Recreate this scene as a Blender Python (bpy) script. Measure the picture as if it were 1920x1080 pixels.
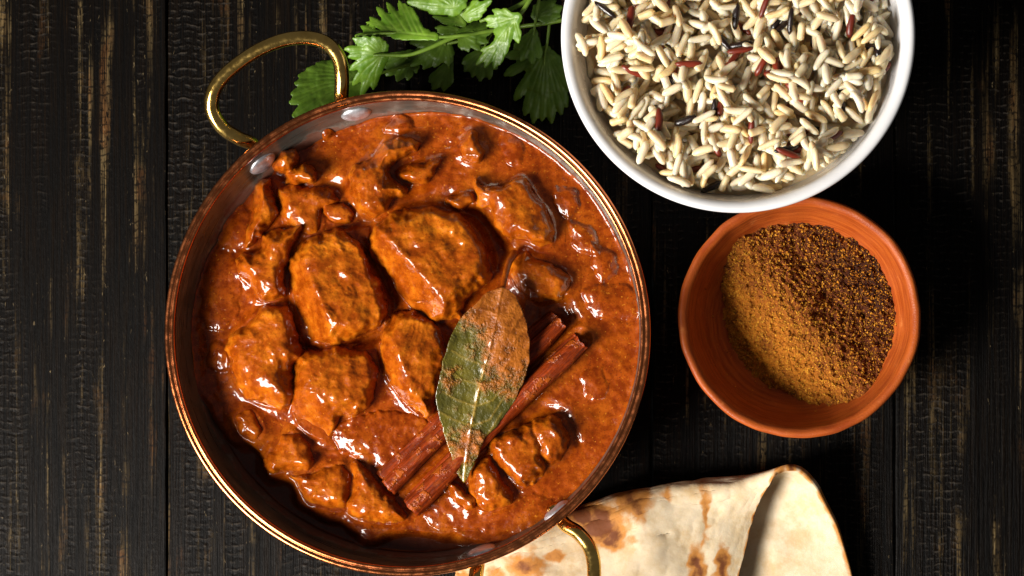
import bpy, math, random
import numpy as np
from mathutils import Vector, Matrix

random.seed(7)
rng = np.random.default_rng(7)
for o in list(bpy.data.objects):
    bpy.data.objects.remove(o)
scene = bpy.context.scene
COL = scene.collection

# ------------------------------------------------------------------ camera
S, D, X0, Y0 = 4500.0, 0.80, 1450.0, 700.0      # px per metre on the table, camera height, principal point
cam_d = bpy.data.cameras.new("camera")
cam = bpy.data.objects.new("camera", cam_d)
COL.objects.link(cam)
cam.location = (0, 0, D)
cam_d.sensor_width = 36.0
cam_d.lens = 36.0 * D / (1920 / S)
cam_d.shift_x = (960 - X0) / 1920
cam_d.shift_y = -(540 - Y0) / 1920
cam_d.clip_start = 0.01
cam_d.clip_end = 20
scene.camera = cam

# ------------------------------------------------------------------ light
world = bpy.data.worlds.new("World")
scene.world = world
world.use_nodes = True
bg = world.node_tree.nodes["Background"]
bg.inputs[0].default_value = (1.0, 0.96, 0.93, 1)
bg.inputs[1].default_value = 0.082

def area(name, loc, target, power, sx, sy, col):
    l = bpy.data.lights.new(name, 'AREA')
    l.shape = 'RECTANGLE'; l.size = sx; l.size_y = sy; l.energy = power; l.color = col
    o = bpy.data.objects.new(name, l); COL.objects.link(o)
    o.location = loc
    o.rotation_euler = (Vector(target) - Vector(loc)).to_track_quat('-Z', 'Y').to_euler()
    return o
TGT = Vector((-0.10, 0.03, 0.03))
EL, AZ, DIST = math.radians(39), math.radians(180 + 35), 1.15
kd = Vector((math.cos(EL) * math.cos(AZ), math.cos(EL) * math.sin(AZ), math.sin(EL)))
area("window_light", TGT + kd * DIST, TGT, 36.0, 0.48, 0.48, (1.0, 0.95, 0.88))

scene.view_settings.view_transform = 'Standard'
scene.view_settings.look = 'None'
scene.view_settings.exposure = 0.0
scene.view_settings.gamma = 1.0
scene.render.engine = 'CYCLES'
scene.cycles.max_bounces = 6

# ------------------------------------------------------------------ helpers
def K(z): return (D - z) / (D * S)
def P(px, py, z):
    k = K(z)
    return ((px - X0) * k, -(py - Y0) * k, z)
def PA(px, py, z):
    k = (D - z) / (D * S)
    return np.stack([(px - X0) * k, -(py - Y0) * k, z + 0 * px], -1)
def to_px(x, y, z):
    k = K(z)
    return X0 + x / k, Y0 - y / k

def _hash(ix, iy, iz, seed):
    h = (ix * 374761393 + iy * 668265263 + iz * 2147483647 + seed * 974634777) & 0xFFFFFFFF
    h = ((h ^ (h >> 13)) * 1274126177) & 0xFFFFFFFF
    h = ((h ^ (h >> 16)) * 2246822519) & 0xFFFFFFFF
    return (h ^ (h >> 15)) & 0xFFFFFFFF
def noise2(x, y, seed=0):
    """gradient noise, about -1..1"""
    x = np.asarray(x, float); y = np.asarray(y, float)
    xi = np.floor(x).astype(np.int64); yi = np.floor(y).astype(np.int64)
    xf = x - xi; yf = y - yi
    def g(dx, dy):
        a = _hash(xi + dx, yi + dy, 0 * xi, seed) / 4294967296.0 * 2 * math.pi
        return np.cos(a) * (xf - dx) + np.sin(a) * (yf - dy)
    u = xf**3 * (xf * (xf * 6 - 15) + 10); v = yf**3 * (yf * (yf * 6 - 15) + 10)
    a = g(0, 0) * (1 - u) + g(1, 0) * u
    b = g(0, 1) * (1 - u) + g(1, 1) * u
    return (a * (1 - v) + b * v) * 1.5
def fbm(x, y, octs=4, seed=0, gain=0.5):
    s = 0; a = 1
    for i in range(octs):
        s = s + a * noise2(x * 2**i + 17.3 * i, y * 2**i - 9.1 * i, seed + i); a *= gain
    return s
def ridged(x, y, octs=3, seed=0):
    s = 0; a = 1
    for i in range(octs):
        s = s + a * (1 - 2 * np.abs(noise2(x * 2**i + 5.3 * i, y * 2**i + 3.7 * i, seed + i))); a *= 0.5
    return s
def sstep(a, b, x):
    t = np.clip((x - a) / (b - a), 0, 1)
    return t * t * (3 - 2 * t)

def poly_sd(px, py, poly):
    """signed distance to a polygon, negative inside"""
    poly = np.asarray(poly, float)
    n = len(poly)
    d = np.full(px.shape, 1e18); ins = np.zeros(px.shape, bool)
    for i in range(n):
        ax, ay = poly[i]; bx, by = poly[(i + 1) % n]
        ex, ey = bx - ax, by - ay
        wx, wy = px - ax, py - ay
        t = np.clip((wx * ex + wy * ey) / (ex * ex + ey * ey + 1e-12), 0, 1)
        d = np.minimum(d, (wx - ex * t)**2 + (wy - ey * t)**2)
        c = (ay > py) != (by > py)
        ins ^= c & (px < ex * (py - ay) / (ey if abs(ey) > 1e-9 else 1e-9) + ax)
    d = np.sqrt(d)
    return np.where(ins, -d, d)

def seg_d(px, py, pts):
    d = np.full(px.shape, 1e9); tt = np.zeros(px.shape)
    for i in range(len(pts) - 1):
        ax, ay = pts[i][:2]; bx, by = pts[i + 1][:2]
        ex, ey = bx - ax, by - ay
        t = np.clip(((px - ax) * ex + (py - ay) * ey) / (ex * ex + ey * ey + 1e-9), 0, 1)
        q = np.hypot(px - ax - ex * t, py - ay - ey * t)
        tt = np.where(q < d, (i + t) / (len(pts) - 1), tt); d = np.minimum(d, q)
    return d, tt

def smooth_poly(poly, n=6):
    """closed Catmull-Rom through the points"""
    p = np.asarray(poly, float); m = len(p); out = []
    for i in range(m):
        a, b, c, d = p[(i - 1) % m], p[i], p[(i + 1) % m], p[(i + 2) % m]
        for k in range(n):
            t = k / n
            out.append(0.5 * (2 * b + (c - a) * t + (2 * a - 5 * b + 4 * c - d) * t * t + (3 * b - a - 3 * c + d) * t**3))
    return np.array(out)
def spline(pts, n):
    p = np.asarray(pts, float)
    q = np.vstack([2 * p[0] - p[1], p, 2 * p[-1] - p[-2]])
    out = []
    segs = len(p) - 1
    for i in range(n):
        u = i / (n - 1) * segs; k = min(int(u), segs - 1); t = u - k
        a, b, c, d = q[k], q[k + 1], q[k + 2], q[k + 3]
        out.append(0.5 * (2 * b + (c - a) * t + (2 * a - 5 * b + 4 * c - d) * t * t + (3 * b - a - 3 * c + d) * t**3))
    return np.array(out)

def mesh_np(name, v, f, smooth=True, attrs=None):
    v = np.ascontiguousarray(v, np.float32)
    me = bpy.data.meshes.new(name)
    if isinstance(f, np.ndarray):
        nf, k = f.shape
        me.vertices.add(len(v)); me.vertices.foreach_set("co", v.ravel())
        me.loops.add(nf * k); me.loops.foreach_set("vertex_index", np.ascontiguousarray(f, np.int32).ravel())
        me.polygons.add(nf)
        me.polygons.foreach_set("loop_start", np.arange(0, nf * k, k, dtype=np.int32))
        me.update(calc_edges=True)
    else:
        me.from_pydata(v.tolist(), [], f)
    me.validate()
    if smooth:
        me.polygons.foreach_set("use_smooth", np.ones(len(me.polygons), bool))
    for k_, a in (attrs or {}).items():
        at = me.attributes.new(k_, 'FLOAT', 'POINT')
        at.data.foreach_set("value", np.ascontiguousarray(a, np.float32))
    me.update()
    return me
def link(name, me, mat=None, parent=None, loc=None):
    o = bpy.data.objects.new(name, me); COL.objects.link(o)
    if mat and me is not None and not me.materials: me.materials.append(mat)
    if loc is not None: o.location = loc
    if parent:
        o.parent = parent
        if loc is None: o.matrix_parent_inverse = Matrix.Translation(parent.location).inverted()
    return o
def tag(o, label=None, cat=None, group=None, kind=None):
    if label: o["label"] = label
    if cat: o["category"] = cat
    if group: o["group"] = group
    if kind: o["kind"] = kind
    return o
def empty(name, loc, label, cat, group=None):
    o = bpy.data.objects.new(name, None); COL.objects.link(o); o.location = loc
    o.empty_display_size = 0.01
    return tag(o, label, cat, group)

def grid_faces(nu, nv, wrap_v=False):
    i = np.arange(nu - 1)[:, None]; j = np.arange(nv if wrap_v else nv - 1)[None, :]
    j2 = (j + 1) % nv
    return np.stack([i * nv + j, (i + 1) * nv + j, (i + 1) * nv + j2, i * nv + j2], -1).reshape(-1, 4)
def lathe(prof, n, wob=None):
    prof = np.asarray(prof, float)
    a = np.linspace(0, 2 * math.pi, n, endpoint=False)
    r = prof[:, 0][:, None]; z = prof[:, 1][:, None]
    if wob is not None:
        dr, dz = wob(a[None, :], r, z)
    else:
        dr = dz = 0
    R = r + dr; Z = z + dz + 0 * a[None, :]
    v = np.stack([R * np.cos(a), R * np.sin(a), Z], -1).reshape(-1, 3)
    return v, grid_faces(len(prof), n, True)[:, ::-1]
def prof_smooth(pts, n):
    return spline(pts, n)
def tube(path, radii, n=20):
    path = np.asarray(path, float); m = len(path)
    t = np.gradient(path, axis=0); t /= np.linalg.norm(t, axis=1)[:, None]
    up = np.array([0, 0, 1.0]); v = []
    for i in range(m):
        s = np.cross(t[i], up); s /= np.linalg.norm(s) + 1e-9
        u = np.cross(s, t[i])
        a = np.linspace(0, 2 * math.pi, n, endpoint=False)
        v.append(path[i] + radii[i] * (np.cos(a)[:, None] * s + np.sin(a)[:, None] * u))
    v = np.concatenate(v)
    f = [list(x) for x in grid_faces(m, n, True)]
    f.append(list(range(n))); f.append(list(range((m - 1) * n, m * n))[::-1])
    return v, f

def trim_grid(sd, bbox, cell, keep, snap=False):
    """regular grid cut along sd(px,py) < keep; with snap its outline is pulled onto sd = 0"""
    x0, y0, x1, y1 = bbox
    xs = np.arange(x0, x1 + cell, cell); ys = np.arange(y0, y1 + cell, cell)
    gx, gy = np.meshgrid(xs, ys, indexing='ij')
    d = sd(gx, gy)
    nx, ny = gx.shape
    f = grid_faces(nx, ny)
    dd = d.ravel()
    if snap:
        ok = (dd[f] < cell * 0.75).all(1) & (dd[f] < 0).any(1)
    else:
        ok = (dd[f] < keep).any(1)
    f = f[ok]
    used = np.unique(f)
    mp = np.full(nx * ny, -1); mp[used] = np.arange(len(used))
    f = mp[f]
    qx, qy = gx.ravel()[used].copy(), gy.ravel()[used].copy()
    if snap:
        for _ in range(3):
            d0 = sd(qx, qy)
            e = 0.4
            ddx = (sd(qx + e, qy) - sd(qx - e, qy)) / (2 * e); ddy = (sd(qx, qy + e) - sd(qx, qy - e)) / (2 * e)
            g2 = ddx**2 + ddy**2 + 1e-6
            m = d0 > 0
            qx = np.where(m, qx - d0 * ddx / g2, qx); qy = np.where(m, qy - d0 * ddy / g2, qy)
    return qx, qy, f

# ------------------------------------------------------------------ node materials
class M:
    def __init__(s, name):
        s.m = bpy.data.materials.new(name); s.m.use_nodes = True
        s.t = s.m.node_tree; s.b = s.t.nodes["Principled BSDF"]
        s.co = s.t.nodes.new("ShaderNodeTexCoord").outputs["Object"]
    def node(s, typ, ins=(), **kw):
        n = s.t.nodes.new(typ)
        for k, v in kw.items(): setattr(n, k, v)
        for k, v in (ins.items() if isinstance(ins, dict) else enumerate(ins)):
            if v is None: continue
            if isinstance(v, bpy.types.NodeSocket): s.t.links.new(v, n.inputs[k])
            else: n.inputs[k].default_value = v
        return n
    def math(s, op, a, b=None, c=None): return s.node("ShaderNodeMath", [a, b, c], operation=op).outputs[0]
    def scale(s, xyz, off=None):
        n = s.node("ShaderNodeMapping", {0: s.co, 3: xyz})
        if off is not None: n.inputs[1].default_value = off
        return n.outputs[0]
    def noise(s, sc, det=3, rough=0.5, vec=None, dist=0.0):
        return s.node("ShaderNodeTexNoise", {"Vector": vec or s.co, "Scale": sc, "Detail": det, "Roughness": rough, "Distortion": dist}).outputs["Fac"]
    def ramp(s, fac, lo, hi, a=0.0, b=1.0, smooth=True):
        n = s.node("ShaderNodeMapRange", {0: fac, 1: lo, 2: hi, 3: a, 4: b})
        n.interpolation_type = 'SMOOTHSTEP' if smooth else 'LINEAR'
        return n.outputs[0]
    def mix(s, fac, a, b):
        n = s.t.nodes.new("ShaderNodeMix"); n.data_type = 'RGBA'
        for i, v in ((0, fac), (6, a), (7, b)):
            if isinstance(v, bpy.types.NodeSocket): s.t.links.new(v, n.inputs[i])
            elif i == 0: n.inputs[0].default_value = v
            else: n.inputs[i].default_value = (*v, 1)
        return n.outputs[2]
    def attr(s, name): return s.node("ShaderNodeAttribute", attribute_name=name).outputs["Fac"]
    def set(s, **kw):
        for k, v in kw.items():
            k = k.replace("_", " ")
            i = s.b.inputs[k]
            if isinstance(v, bpy.types.NodeSocket): s.t.links.new(v, i)
            elif k in ("Base Color", "Specular Tint", "Coat Tint", "Sheen Tint"): i.default_value = (*v, 1)
            else: i.default_value = v
        return s
    def bump(s, h, dist, strength=1.0, prev=None):
        n = s.node("ShaderNodeBump", {"Height": h, "Distance": dist, "Strength": strength})
        if prev is not None: s.t.links.new(prev, n.inputs["Normal"])
        s.t.links.new(n.outputs[0], s.b.inputs["Normal"])
        return n.outputs[0]

def mat_wood():
    m = M("dark_stained_wood")
    info = m.node("ShaderNodeObjectInfo").outputs["Random"]
    off = m.node("ShaderNodeCombineXYZ", [m.math('MULTIPLY', info, 3.0), m.math('MULTIPLY', info, 7.0), 0.0]).outputs[0]
    base = m.node("ShaderNodeVectorMath", [m.co, off], operation='ADD').outputs[0]
    def sc(x, y): return m.node("ShaderNodeMapping", {0: base, 3: (x, y, 1)}).outputs[0]
    fib = m.noise(1.0, 4, 0.65, sc(1500, 26), 0.4)
    fib2 = m.noise(1.0, 3, 0.6, sc(420, 9), 0.6)
    band = m.noise(1.0, 2, 0.5, sc(165, 5), 0.3)
    patch = m.noise(1.0, 3, 0.6, sc(55, 22), 0.5)
    chip = m.noise(1.0, 3, 0.7, sc(900, 260), 0.4)
    # saw marks: cross-wise ripples that come and go in lengthwise bands
    wob = m.noise(1.0, 2, 0.5, sc(150, 60))
    sep = m.node("ShaderNodeSeparateXYZ", [base]).outputs
    ph = m.math('ADD', m.math('MULTIPLY', sep[1], 2 * math.pi / 0.0031), m.math('MULTIPLY', wob, 9.0))
    saw = m.math('SINE', ph)
    tickband = m.ramp(m.noise(1.0, 2, 0.5, sc(75, 2.5), 0.2), 0.44, 0.58)
    tickvis = m.math('MULTIPLY', tickband, m.ramp(m.noise(1.0, 3, 0.6, sc(420, 300)), 0.42, 0.66))
    crest = m.math('MULTIPLY', m.ramp(saw, 0.55, 1.0), tickvis)
    # wear through the stain
    w = m.math('ADD', m.math('MULTIPLY', band, 0.55), m.math('ADD', m.math('MULTIPLY', fib2, 0.35), m.math('MULTIPLY', patch, 0.40)))
    wear = m.ramp(w, 0.685, 0.875)
    wear = m.math('MULTIPLY', wear, m.ramp(fib, 0.36, 0.62))
    wear = m.math('MULTIPLY', wear, m.ramp(chip, 0.33, 0.52))
    notch = m.ramp(m.math('ADD', saw, m.math('MULTIPLY', m.noise(1.0, 2, 0.5, sc(420, 200)), 2.6)), 1.9, 2.5)
    wear = m.math('MULTIPLY', wear, m.math('SUBTRACT', 1.0, m.math('MULTIPLY', notch, 0.75)))
    flecks = m.math('MULTIPLY', m.ramp(chip, 0.64, 0.74), m.ramp(band, 0.44, 0.60))
    tone = m.mix(m.ramp(fib2, 0.35, 0.7), (0.120, 0.072, 0.026), (0.20, 0.140, 0.062))
    tone = m.mix(m.ramp(patch, 0.55, 0.7), tone, (0.13, 0.055, 0.018))
    stain = m.mix(m.ramp(fib, 0.4, 0.75), (0.0007, 0.0005, 0.0004), (0.0066, 0.0040, 0.0023))
    c = m.mix(wear, stain, tone)
    c = m.mix(m.math('MULTIPLY', crest, 0.55), c, (0.050, 0.041, 0.032))
    c = m.mix(m.math('MULTIPLY', flecks, 0.7), c, (0.17, 0.125, 0.065))
    m.set(Base_Color=c, Roughness=m.ramp(fib, 0.3, 0.7, 0.55, 0.38), Specular_IOR_Level=0.07)
    h = m.math('ADD', m.math('MULTIPLY', fib, 0.5), m.math('MULTIPLY', fib2, 0.7))
    h = m.math('ADD', h, m.math('MULTIPLY', m.math('MULTIPLY', saw, tickvis), 0.16))
    h = m.math('ADD', h, m.math('MULTIPLY', chip, 0.25))
    m.bump(h, 0.0010, 0.6)
    return m.m

def mat_curry(name, meat):
    m = M(name)
    n1 = m.noise(52, 4, 0.55, dist=0.5); n2 = m.noise(260, 4, 0.6); n3 = m.noise(1500, 3, 0.65); n4 = m.noise(900, 2, 0.5)
    red = m.mix(m.ramp(n2, 0.35, 0.65), (0.185, 0.028, 0.0010), (0.32, 0.060, 0.0020)) if meat else m.mix(m.ramp(n2, 0.35, 0.65), (0.155, 0.0205, 0.0008), (0.285, 0.049, 0.0016))
    gold = m.mix(m.ramp(n2, 0.4, 0.62), (0.44, 0.100, 0.0030), (0.60, 0.178, 0.0070))
    f = m.ramp(n1, 0.40, 0.68, 0.0, 0.80) if meat else m.ramp(n1, 0.45, 0.75, 0.0, 0.34)
    if meat: f = m.math('ADD', m.math('MULTIPLY', f, 0.85), 0.08)
    c = m.mix(f, red, gold)
    c = m.mix(m.ramp(n3, 0.56, 0.68, 0, 0.6 if meat else 0.75), c, (0.085, 0.010, 0.002))
    c = m.mix(m.ramp(n4, 0.66, 0.73, 0, 0.7), c, (0.50, 0.17, 0.012))
    c = m.mix(m.ramp(m.noise(420, 2, 0.5), 0.71, 0.75, 0, 0.45), c, (0.05, 0.010, 0.004))
    if not meat: c = m.mix(m.math('MULTIPLY', m.attr("pool"), 0.88), c, (0.045, 0.0065, 0.0012))  # dark oil of the pool, with the wall's shade put into its colour
    m.set(Base_Color=c, Roughness=m.ramp(n2, 0.3, 0.7, 0.24, 0.38), Specular_IOR_Level=0.07, Coat_Weight=0.60, Coat_Roughness=0.07, Coat_Normal=m.node("ShaderNodeNewGeometry").outputs["Normal"],
          Subsurface_Weight=0.05, Subsurface_Scale=0.0015, Subsurface_Radius=(1.0, 0.25, 0.05))
    h = m.math('ADD', m.math('MULTIPLY', n3, 0.16), m.math('MULTIPLY', n2, 0.9))
    m.bump(h, 0.0011 if meat else 0.0008, 0.5)
    return m.m

def mat_metal(name, col, rough, sc=300, stretch=None, dark=None):
    m = M(name)
    v = m.scale(stretch) if stretch else None
    n = m.noise(sc, 4, 0.6, v)
    c = m.mix(m.ramp(m.noise(120, 4, 0.6), 0.4, 0.75), col, dark or tuple(x * 0.7 for x in col))
    m.set(Base_Color=c, Metallic=1.0, Roughness=m.ramp(n, 0.3, 0.7, rough * 0.7, rough * 1.4))
    m.bump(n, 0.00005, 0.12)
    return m.m

def mat_porcelain():
    m = M("white_porcelain")
    m.set(Base_Color=m.mix(m.ramp(m.noise(60, 3), 0.4, 0.7), (0.76, 0.76, 0.77), (0.70, 0.70, 0.715)), Roughness=m.ramp(m.noise(90, 3), 0.3, 0.7, 0.2, 0.34), Coat_Weight=0.15)
    m.bump(m.noise(120, 2), 0.0003, 0.35)
    return m.m

def mat_clay():
    m = M("terracotta_clay")
    streak = m.noise(1.0, 4, 0.6, m.scale((60, 60, 900)))
    n = m.noise(140, 4, 0.6); p = m.noise(1800, 2, 0.6)
    c = m.mix(m.ramp(streak, 0.3, 0.7), (0.27, 0.043, 0.006), (0.43, 0.092, 0.013))
    c = m.mix(m.ramp(n, 0.62, 0.78, 0, 0.6), c, (0.60, 0.19, 0.045))
    c = m.mix(m.ramp(p, 0.66, 0.74, 0, 0.6), c, (0.16, 0.035, 0.010))
    m.set(Base_Color=c, Roughness=m.ramp(n, 0.3, 0.7, 0.36, 0.55), Specular_IOR_Level=0.28)
    h = m.math('ADD', m.math('MULTIPLY', streak, 0.6), m.math('MULTIPLY', p, 0.5))
    m.bump(h, 0.0006, 0.5)
    return m.m

def mat_rice(name, a, b, rough=0.38, sss=0.8):
    m = M(name)
    info = m.node("ShaderNodeObjectInfo").outputs["Random"]
    isl = m.node("ShaderNodeNewGeometry").outputs["Random Per Island"]
    r = m.math('FRACT', m.math('ADD', info, isl))
    c = m.mix(r, a, b)
    n = m.noise(700, 3)
    c = m.mix(m.ramp(n, 0.35, 0.75, 0, 0.45), c, tuple(x * 0.72 for x in a))
    m.set(Base_Color=c, Roughness=rough, Specular_IOR_Level=0.5)
    if sss: m.set(Subsurface_Weight=sss, Subsurface_Scale=0.0035, Subsurface_Radius=(1.0, 0.72, 0.42))
    m.bump(m.noise(1.0, 3, 0.6, m.scale((250, 1500, 1500))), 0.0004, 0.5)
    return m.m

def mat_spice():
    m = M("ground_spice")
    isl = m.node("ShaderNodeNewGeometry").outputs["Random Per Island"]
    n = m.noise(90, 4, 0.65); n2 = m.noise(1400, 3, 0.7)
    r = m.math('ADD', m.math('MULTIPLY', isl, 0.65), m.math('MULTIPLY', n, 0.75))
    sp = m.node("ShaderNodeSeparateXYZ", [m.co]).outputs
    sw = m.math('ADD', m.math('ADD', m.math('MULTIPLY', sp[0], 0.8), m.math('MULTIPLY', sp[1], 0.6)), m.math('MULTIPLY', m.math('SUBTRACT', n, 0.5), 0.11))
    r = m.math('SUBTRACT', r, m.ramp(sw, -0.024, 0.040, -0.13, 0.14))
    t = m.node("ShaderNodeValToRGB")
    t.color_ramp.elements[0].position = 0.28; t.color_ramp.elements[0].color = (0.028, 0.006, 0.002, 1)
    t.color_ramp.elements[1].position = 0.88; t.color_ramp.elements[1].color = (0.70, 0.32, 0.026, 1)
    e = t.color_ramp.elements.new(0.44); e.color = (0.15, 0.030, 0.004, 1)
    e = t.color_ramp.elements.new(0.62); e.color = (0.56, 0.185, 0.009, 1)
    m.t.links.new(r, t.inputs[0])
    c = m.mix(m.ramp(n2, 0.55, 0.68, 0, 0.7), t.outputs[0], (0.10, 0.020, 0.005))
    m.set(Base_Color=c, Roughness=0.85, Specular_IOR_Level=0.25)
    m.bump(n2, 0.0012, 0.9)
    return m.m

def mat_leaf(name, a, b, veincol, rough=0.42):
    m = M(name)
    v = m.attr("vein"); n = m.noise(160, 4, 0.6); f = m.noise(900, 3)
    c = m.mix(m.ramp(n, 0.35, 0.68), a, b)
    c = m.mix(m.math('MULTIPLY', v, 0.38), c, veincol)
    m.set(Base_Color=c, Roughness=m.ramp(f, 0.3, 0.7, rough * 0.8, rough * 1.25), Specular_IOR_Level=0.45)
    m.bump(m.math('ADD', m.math('MULTIPLY', v, -0.3), m.math('MULTIPLY', f, 0.35)), 0.0003, 0.5)
    # a little light through the blade
    tr = m.node("ShaderNodeBsdfTranslucent", [c])
    mx = m.node("ShaderNodeMixShader", [0.22, m.b.outputs[0], tr.outputs[0]])
    out = next(x for x in m.t.nodes if x.type == 'OUTPUT_MATERIAL')
    m.t.links.new(mx.outputs[0], out.inputs[0])
    return m.m

def mat_bay():
    m = M("bay_leaf_with_sauce")
    v = m.attr("vein"); cm = m.attr("coat"); n = m.noise(260, 4, 0.6); f = m.noise(1300, 3, 0.6); n1 = m.noise(90, 4, 0.6)
    green = m.mix(m.ramp(n1, 0.35, 0.65), (0.055, 0.050, 0.006), (0.13, 0.105, 0.011))
    green = m.mix(m.math('MULTIPLY', v, 0.75), green, (0.42, 0.26, 0.04))
    sauce = m.mix(m.ramp(n, 0.35, 0.65), (0.185, 0.046, 0.003), (0.38, 0.108, 0.007))
    sauce = m.mix(m.ramp(f, 0.58, 0.7, 0, 0.7), sauce, (0.12, 0.02, 0.005))
    k = m.ramp(m.math('ADD', cm, m.math('MULTIPLY', m.math('SUBTRACT', m.math('ADD', m.math('MULTIPLY', n, 0.6), m.math('MULTIPLY', n1, 0.5)), 0.55), 2.6)), 0.18, 0.95)
    c = m.mix(k, green, sauce)
    m.set(Base_Color=c, Roughness=m.ramp(n, 0.3, 0.7, 0.28, 0.45), Specular_IOR_Level=0.3, Coat_Weight=0.7, Coat_Roughness=0.14)
    h = m.math('ADD', m.math('MULTIPLY', f, 0.10), m.math('MULTIPLY', k, 0.9))
    h = m.math('ADD', h, m.math('MULTIPLY', n, 1.1))
    m.bump(h, 0.0014, 0.75)
    return m.m

def mat_naan():
    m = M("baked_flatbread")
    ch = m.attr("char"); n = m.noise(110, 5, 0.65); f = m.noise(650, 4, 0.6); n2 = m.noise(300, 4, 0.6)
    c = m.mix(m.ramp(n, 0.35, 0.7), (0.69, 0.57, 0.40), (0.60, 0.455, 0.27))
    c = m.mix(m.ramp(n2, 0.58, 0.75, 0, 0.7), c, (0.70, 0.58, 0.40))
    c = m.mix(m.ramp(m.noise(60, 5, 0.72), 0.48, 0.70, 0, 0.65), c, (0.52, 0.34, 0.15))
    k = m.math('ADD', m.math('MULTIPLY', ch, 1.2), m.math('MULTIPLY', m.math('SUBTRACT', n2, 0.5), 0.5))
    c = m.mix(m.ramp(k, 0.22, 0.62), c, (0.50, 0.21, 0.045))
    c = m.mix(m.ramp(k, 0.62, 0.98), c, (0.15, 0.042, 0.010))
    m.set(Base_Color=c, Roughness=0.72, Specular_IOR_Level=0.3, Subsurface_Weight=0.12, Subsurface_Scale=0.002, Subsurface_Radius=(1, 0.6, 0.3))
    m.bump(m.math('ADD', m.math('MULTIPLY', f, 0.2), m.math('MULTIPLY', n2, 0.7)), 0.0007, 0.45)
    return m.m

def mat_bark():
    m = M("cinnamon_bark")
    n = m.noise(1.0, 4, 0.65, m.scale((110, 900, 900)), 0.3); f = m.noise(700, 3, 0.6); n2 = m.noise(120, 4, 0.6)
    c = m.mix(m.ramp(n, 0.3, 0.7), (0.095, 0.0110, 0.0018), (0.29, 0.038, 0.004))
    c = m.mix(m.ramp(n2, 0.55, 0.75, 0, 0.5), c, (0.34, 0.085, 0.012))
    st = m.ramp(m.noise(190, 4, 0.65), 0.54, 0.64)
    c = m.mix(m.math('MULTIPLY', st, 0.85), c, (0.36, 0.075, 0.005))
    m.set(Base_Color=c, Roughness=m.ramp(f, 0.3, 0.7, 0.24, 0.45), Specular_IOR_Level=0.3)
    m.bump(m.math('ADD', m.math('ADD', n, m.math('MULTIPLY', st, 0.6)), m.math('MULTIPLY', f, 0.3)), 0.0009, 0.6)
    return m.m

WOOD = mat_wood()
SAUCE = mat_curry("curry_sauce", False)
MEAT = mat_curry("sauced_chicken", True)
COPPER = mat_metal("polished_copper", (0.66, 0.21, 0.075), 0.22, 300, None, (0.56, 0.165, 0.055))
STEEL = mat_metal("brushed_tin", (0.27, 0.27, 0.23), 0.36, 1.0, (40, 40, 1200))
def wall_stain(mat):
    t = mat.node_tree; b = t.nodes["Principled BSDF"]
    m = M.__new__(M); m.m, m.t, m.b = mat, t, b
    m.co = t.nodes.new("ShaderNodeTexCoord").outputs["Object"]
    z = m.node("ShaderNodeSeparateXYZ", [m.co]).outputs[2]
    k = m.math('ADD', m.math('MULTIPLY', m.math('SUBTRACT', 0.0365, z), 260.0), m.math('MULTIPLY', m.math('SUBTRACT', m.noise(110, 4, 0.7), 0.5), 4.0))
    k = m.ramp(k, 0.2, 0.9)
    old = b.inputs["Base Color"].links[0].from_socket
    m.set(Base_Color=m.mix(m.math('MULTIPLY', k, 0.8), old, (0.12, 0.022, 0.004)), Metallic=m.math('SUBTRACT', 0.85, m.math('MULTIPLY', k, 0.8)))
wall_stain(STEEL)
STEEL.node_tree.nodes["Principled BSDF"].inputs["Metallic"].default_value = 0.85
RIVET = mat_metal("rivet_steel", (0.72, 0.73, 0.78), 0.42)
RIVET.node_tree.nodes["Principled BSDF"].inputs["Metallic"].default_value = 0.85
BRASS = mat_metal("worn_brass", (0.86, 0.57, 0.16), 0.17, 500, None, (0.62, 0.38, 0.09))
PORC = mat_porcelain(); CLAY = mat_clay(); SPICE = mat_spice()
NAAN = mat_naan(); BARK = mat_bark(); BAY = mat_bay()
RICE = {"ivory": mat_rice("ivory_rice", (0.83, 0.715, 0.54), (0.79, 0.645, 0.435)),
        "cream": mat_rice("cream_rice", (0.80, 0.65, 0.42), (0.77, 0.585, 0.335)),
        "honey": mat_rice("honey_rice", (0.78, 0.55, 0.26), (0.79, 0.60, 0.34)),
        "red": mat_rice("red_rice", (0.20, 0.026, 0.010), (0.11, 0.014, 0.007), 0.3, 0.0),
        "black": mat_rice("black_rice", (0.020, 0.010, 0.008), (0.010, 0.006, 0.006), 0.25, 0.0)}
LEAF_LIT = mat_leaf("lit_coriander", (0.095, 0.215, 0.010), (0.175, 0.325, 0.022), (0.33, 0.47, 0.09))  # lighter copy: the light on the raised leaves is put into the colour
LEAF_SHADED = mat_leaf("shaded_coriander", (0.075, 0.155, 0.010), (0.115, 0.215, 0.016), (0.17, 0.28, 0.04))  # darker copy: shade on low and half-lit leaves is put into the colour
STEM = mat_leaf("coriander_stem", (0.13, 0.24, 0.020), (0.20, 0.33, 0.035), (0.2, 0.3, 0.05))

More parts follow.
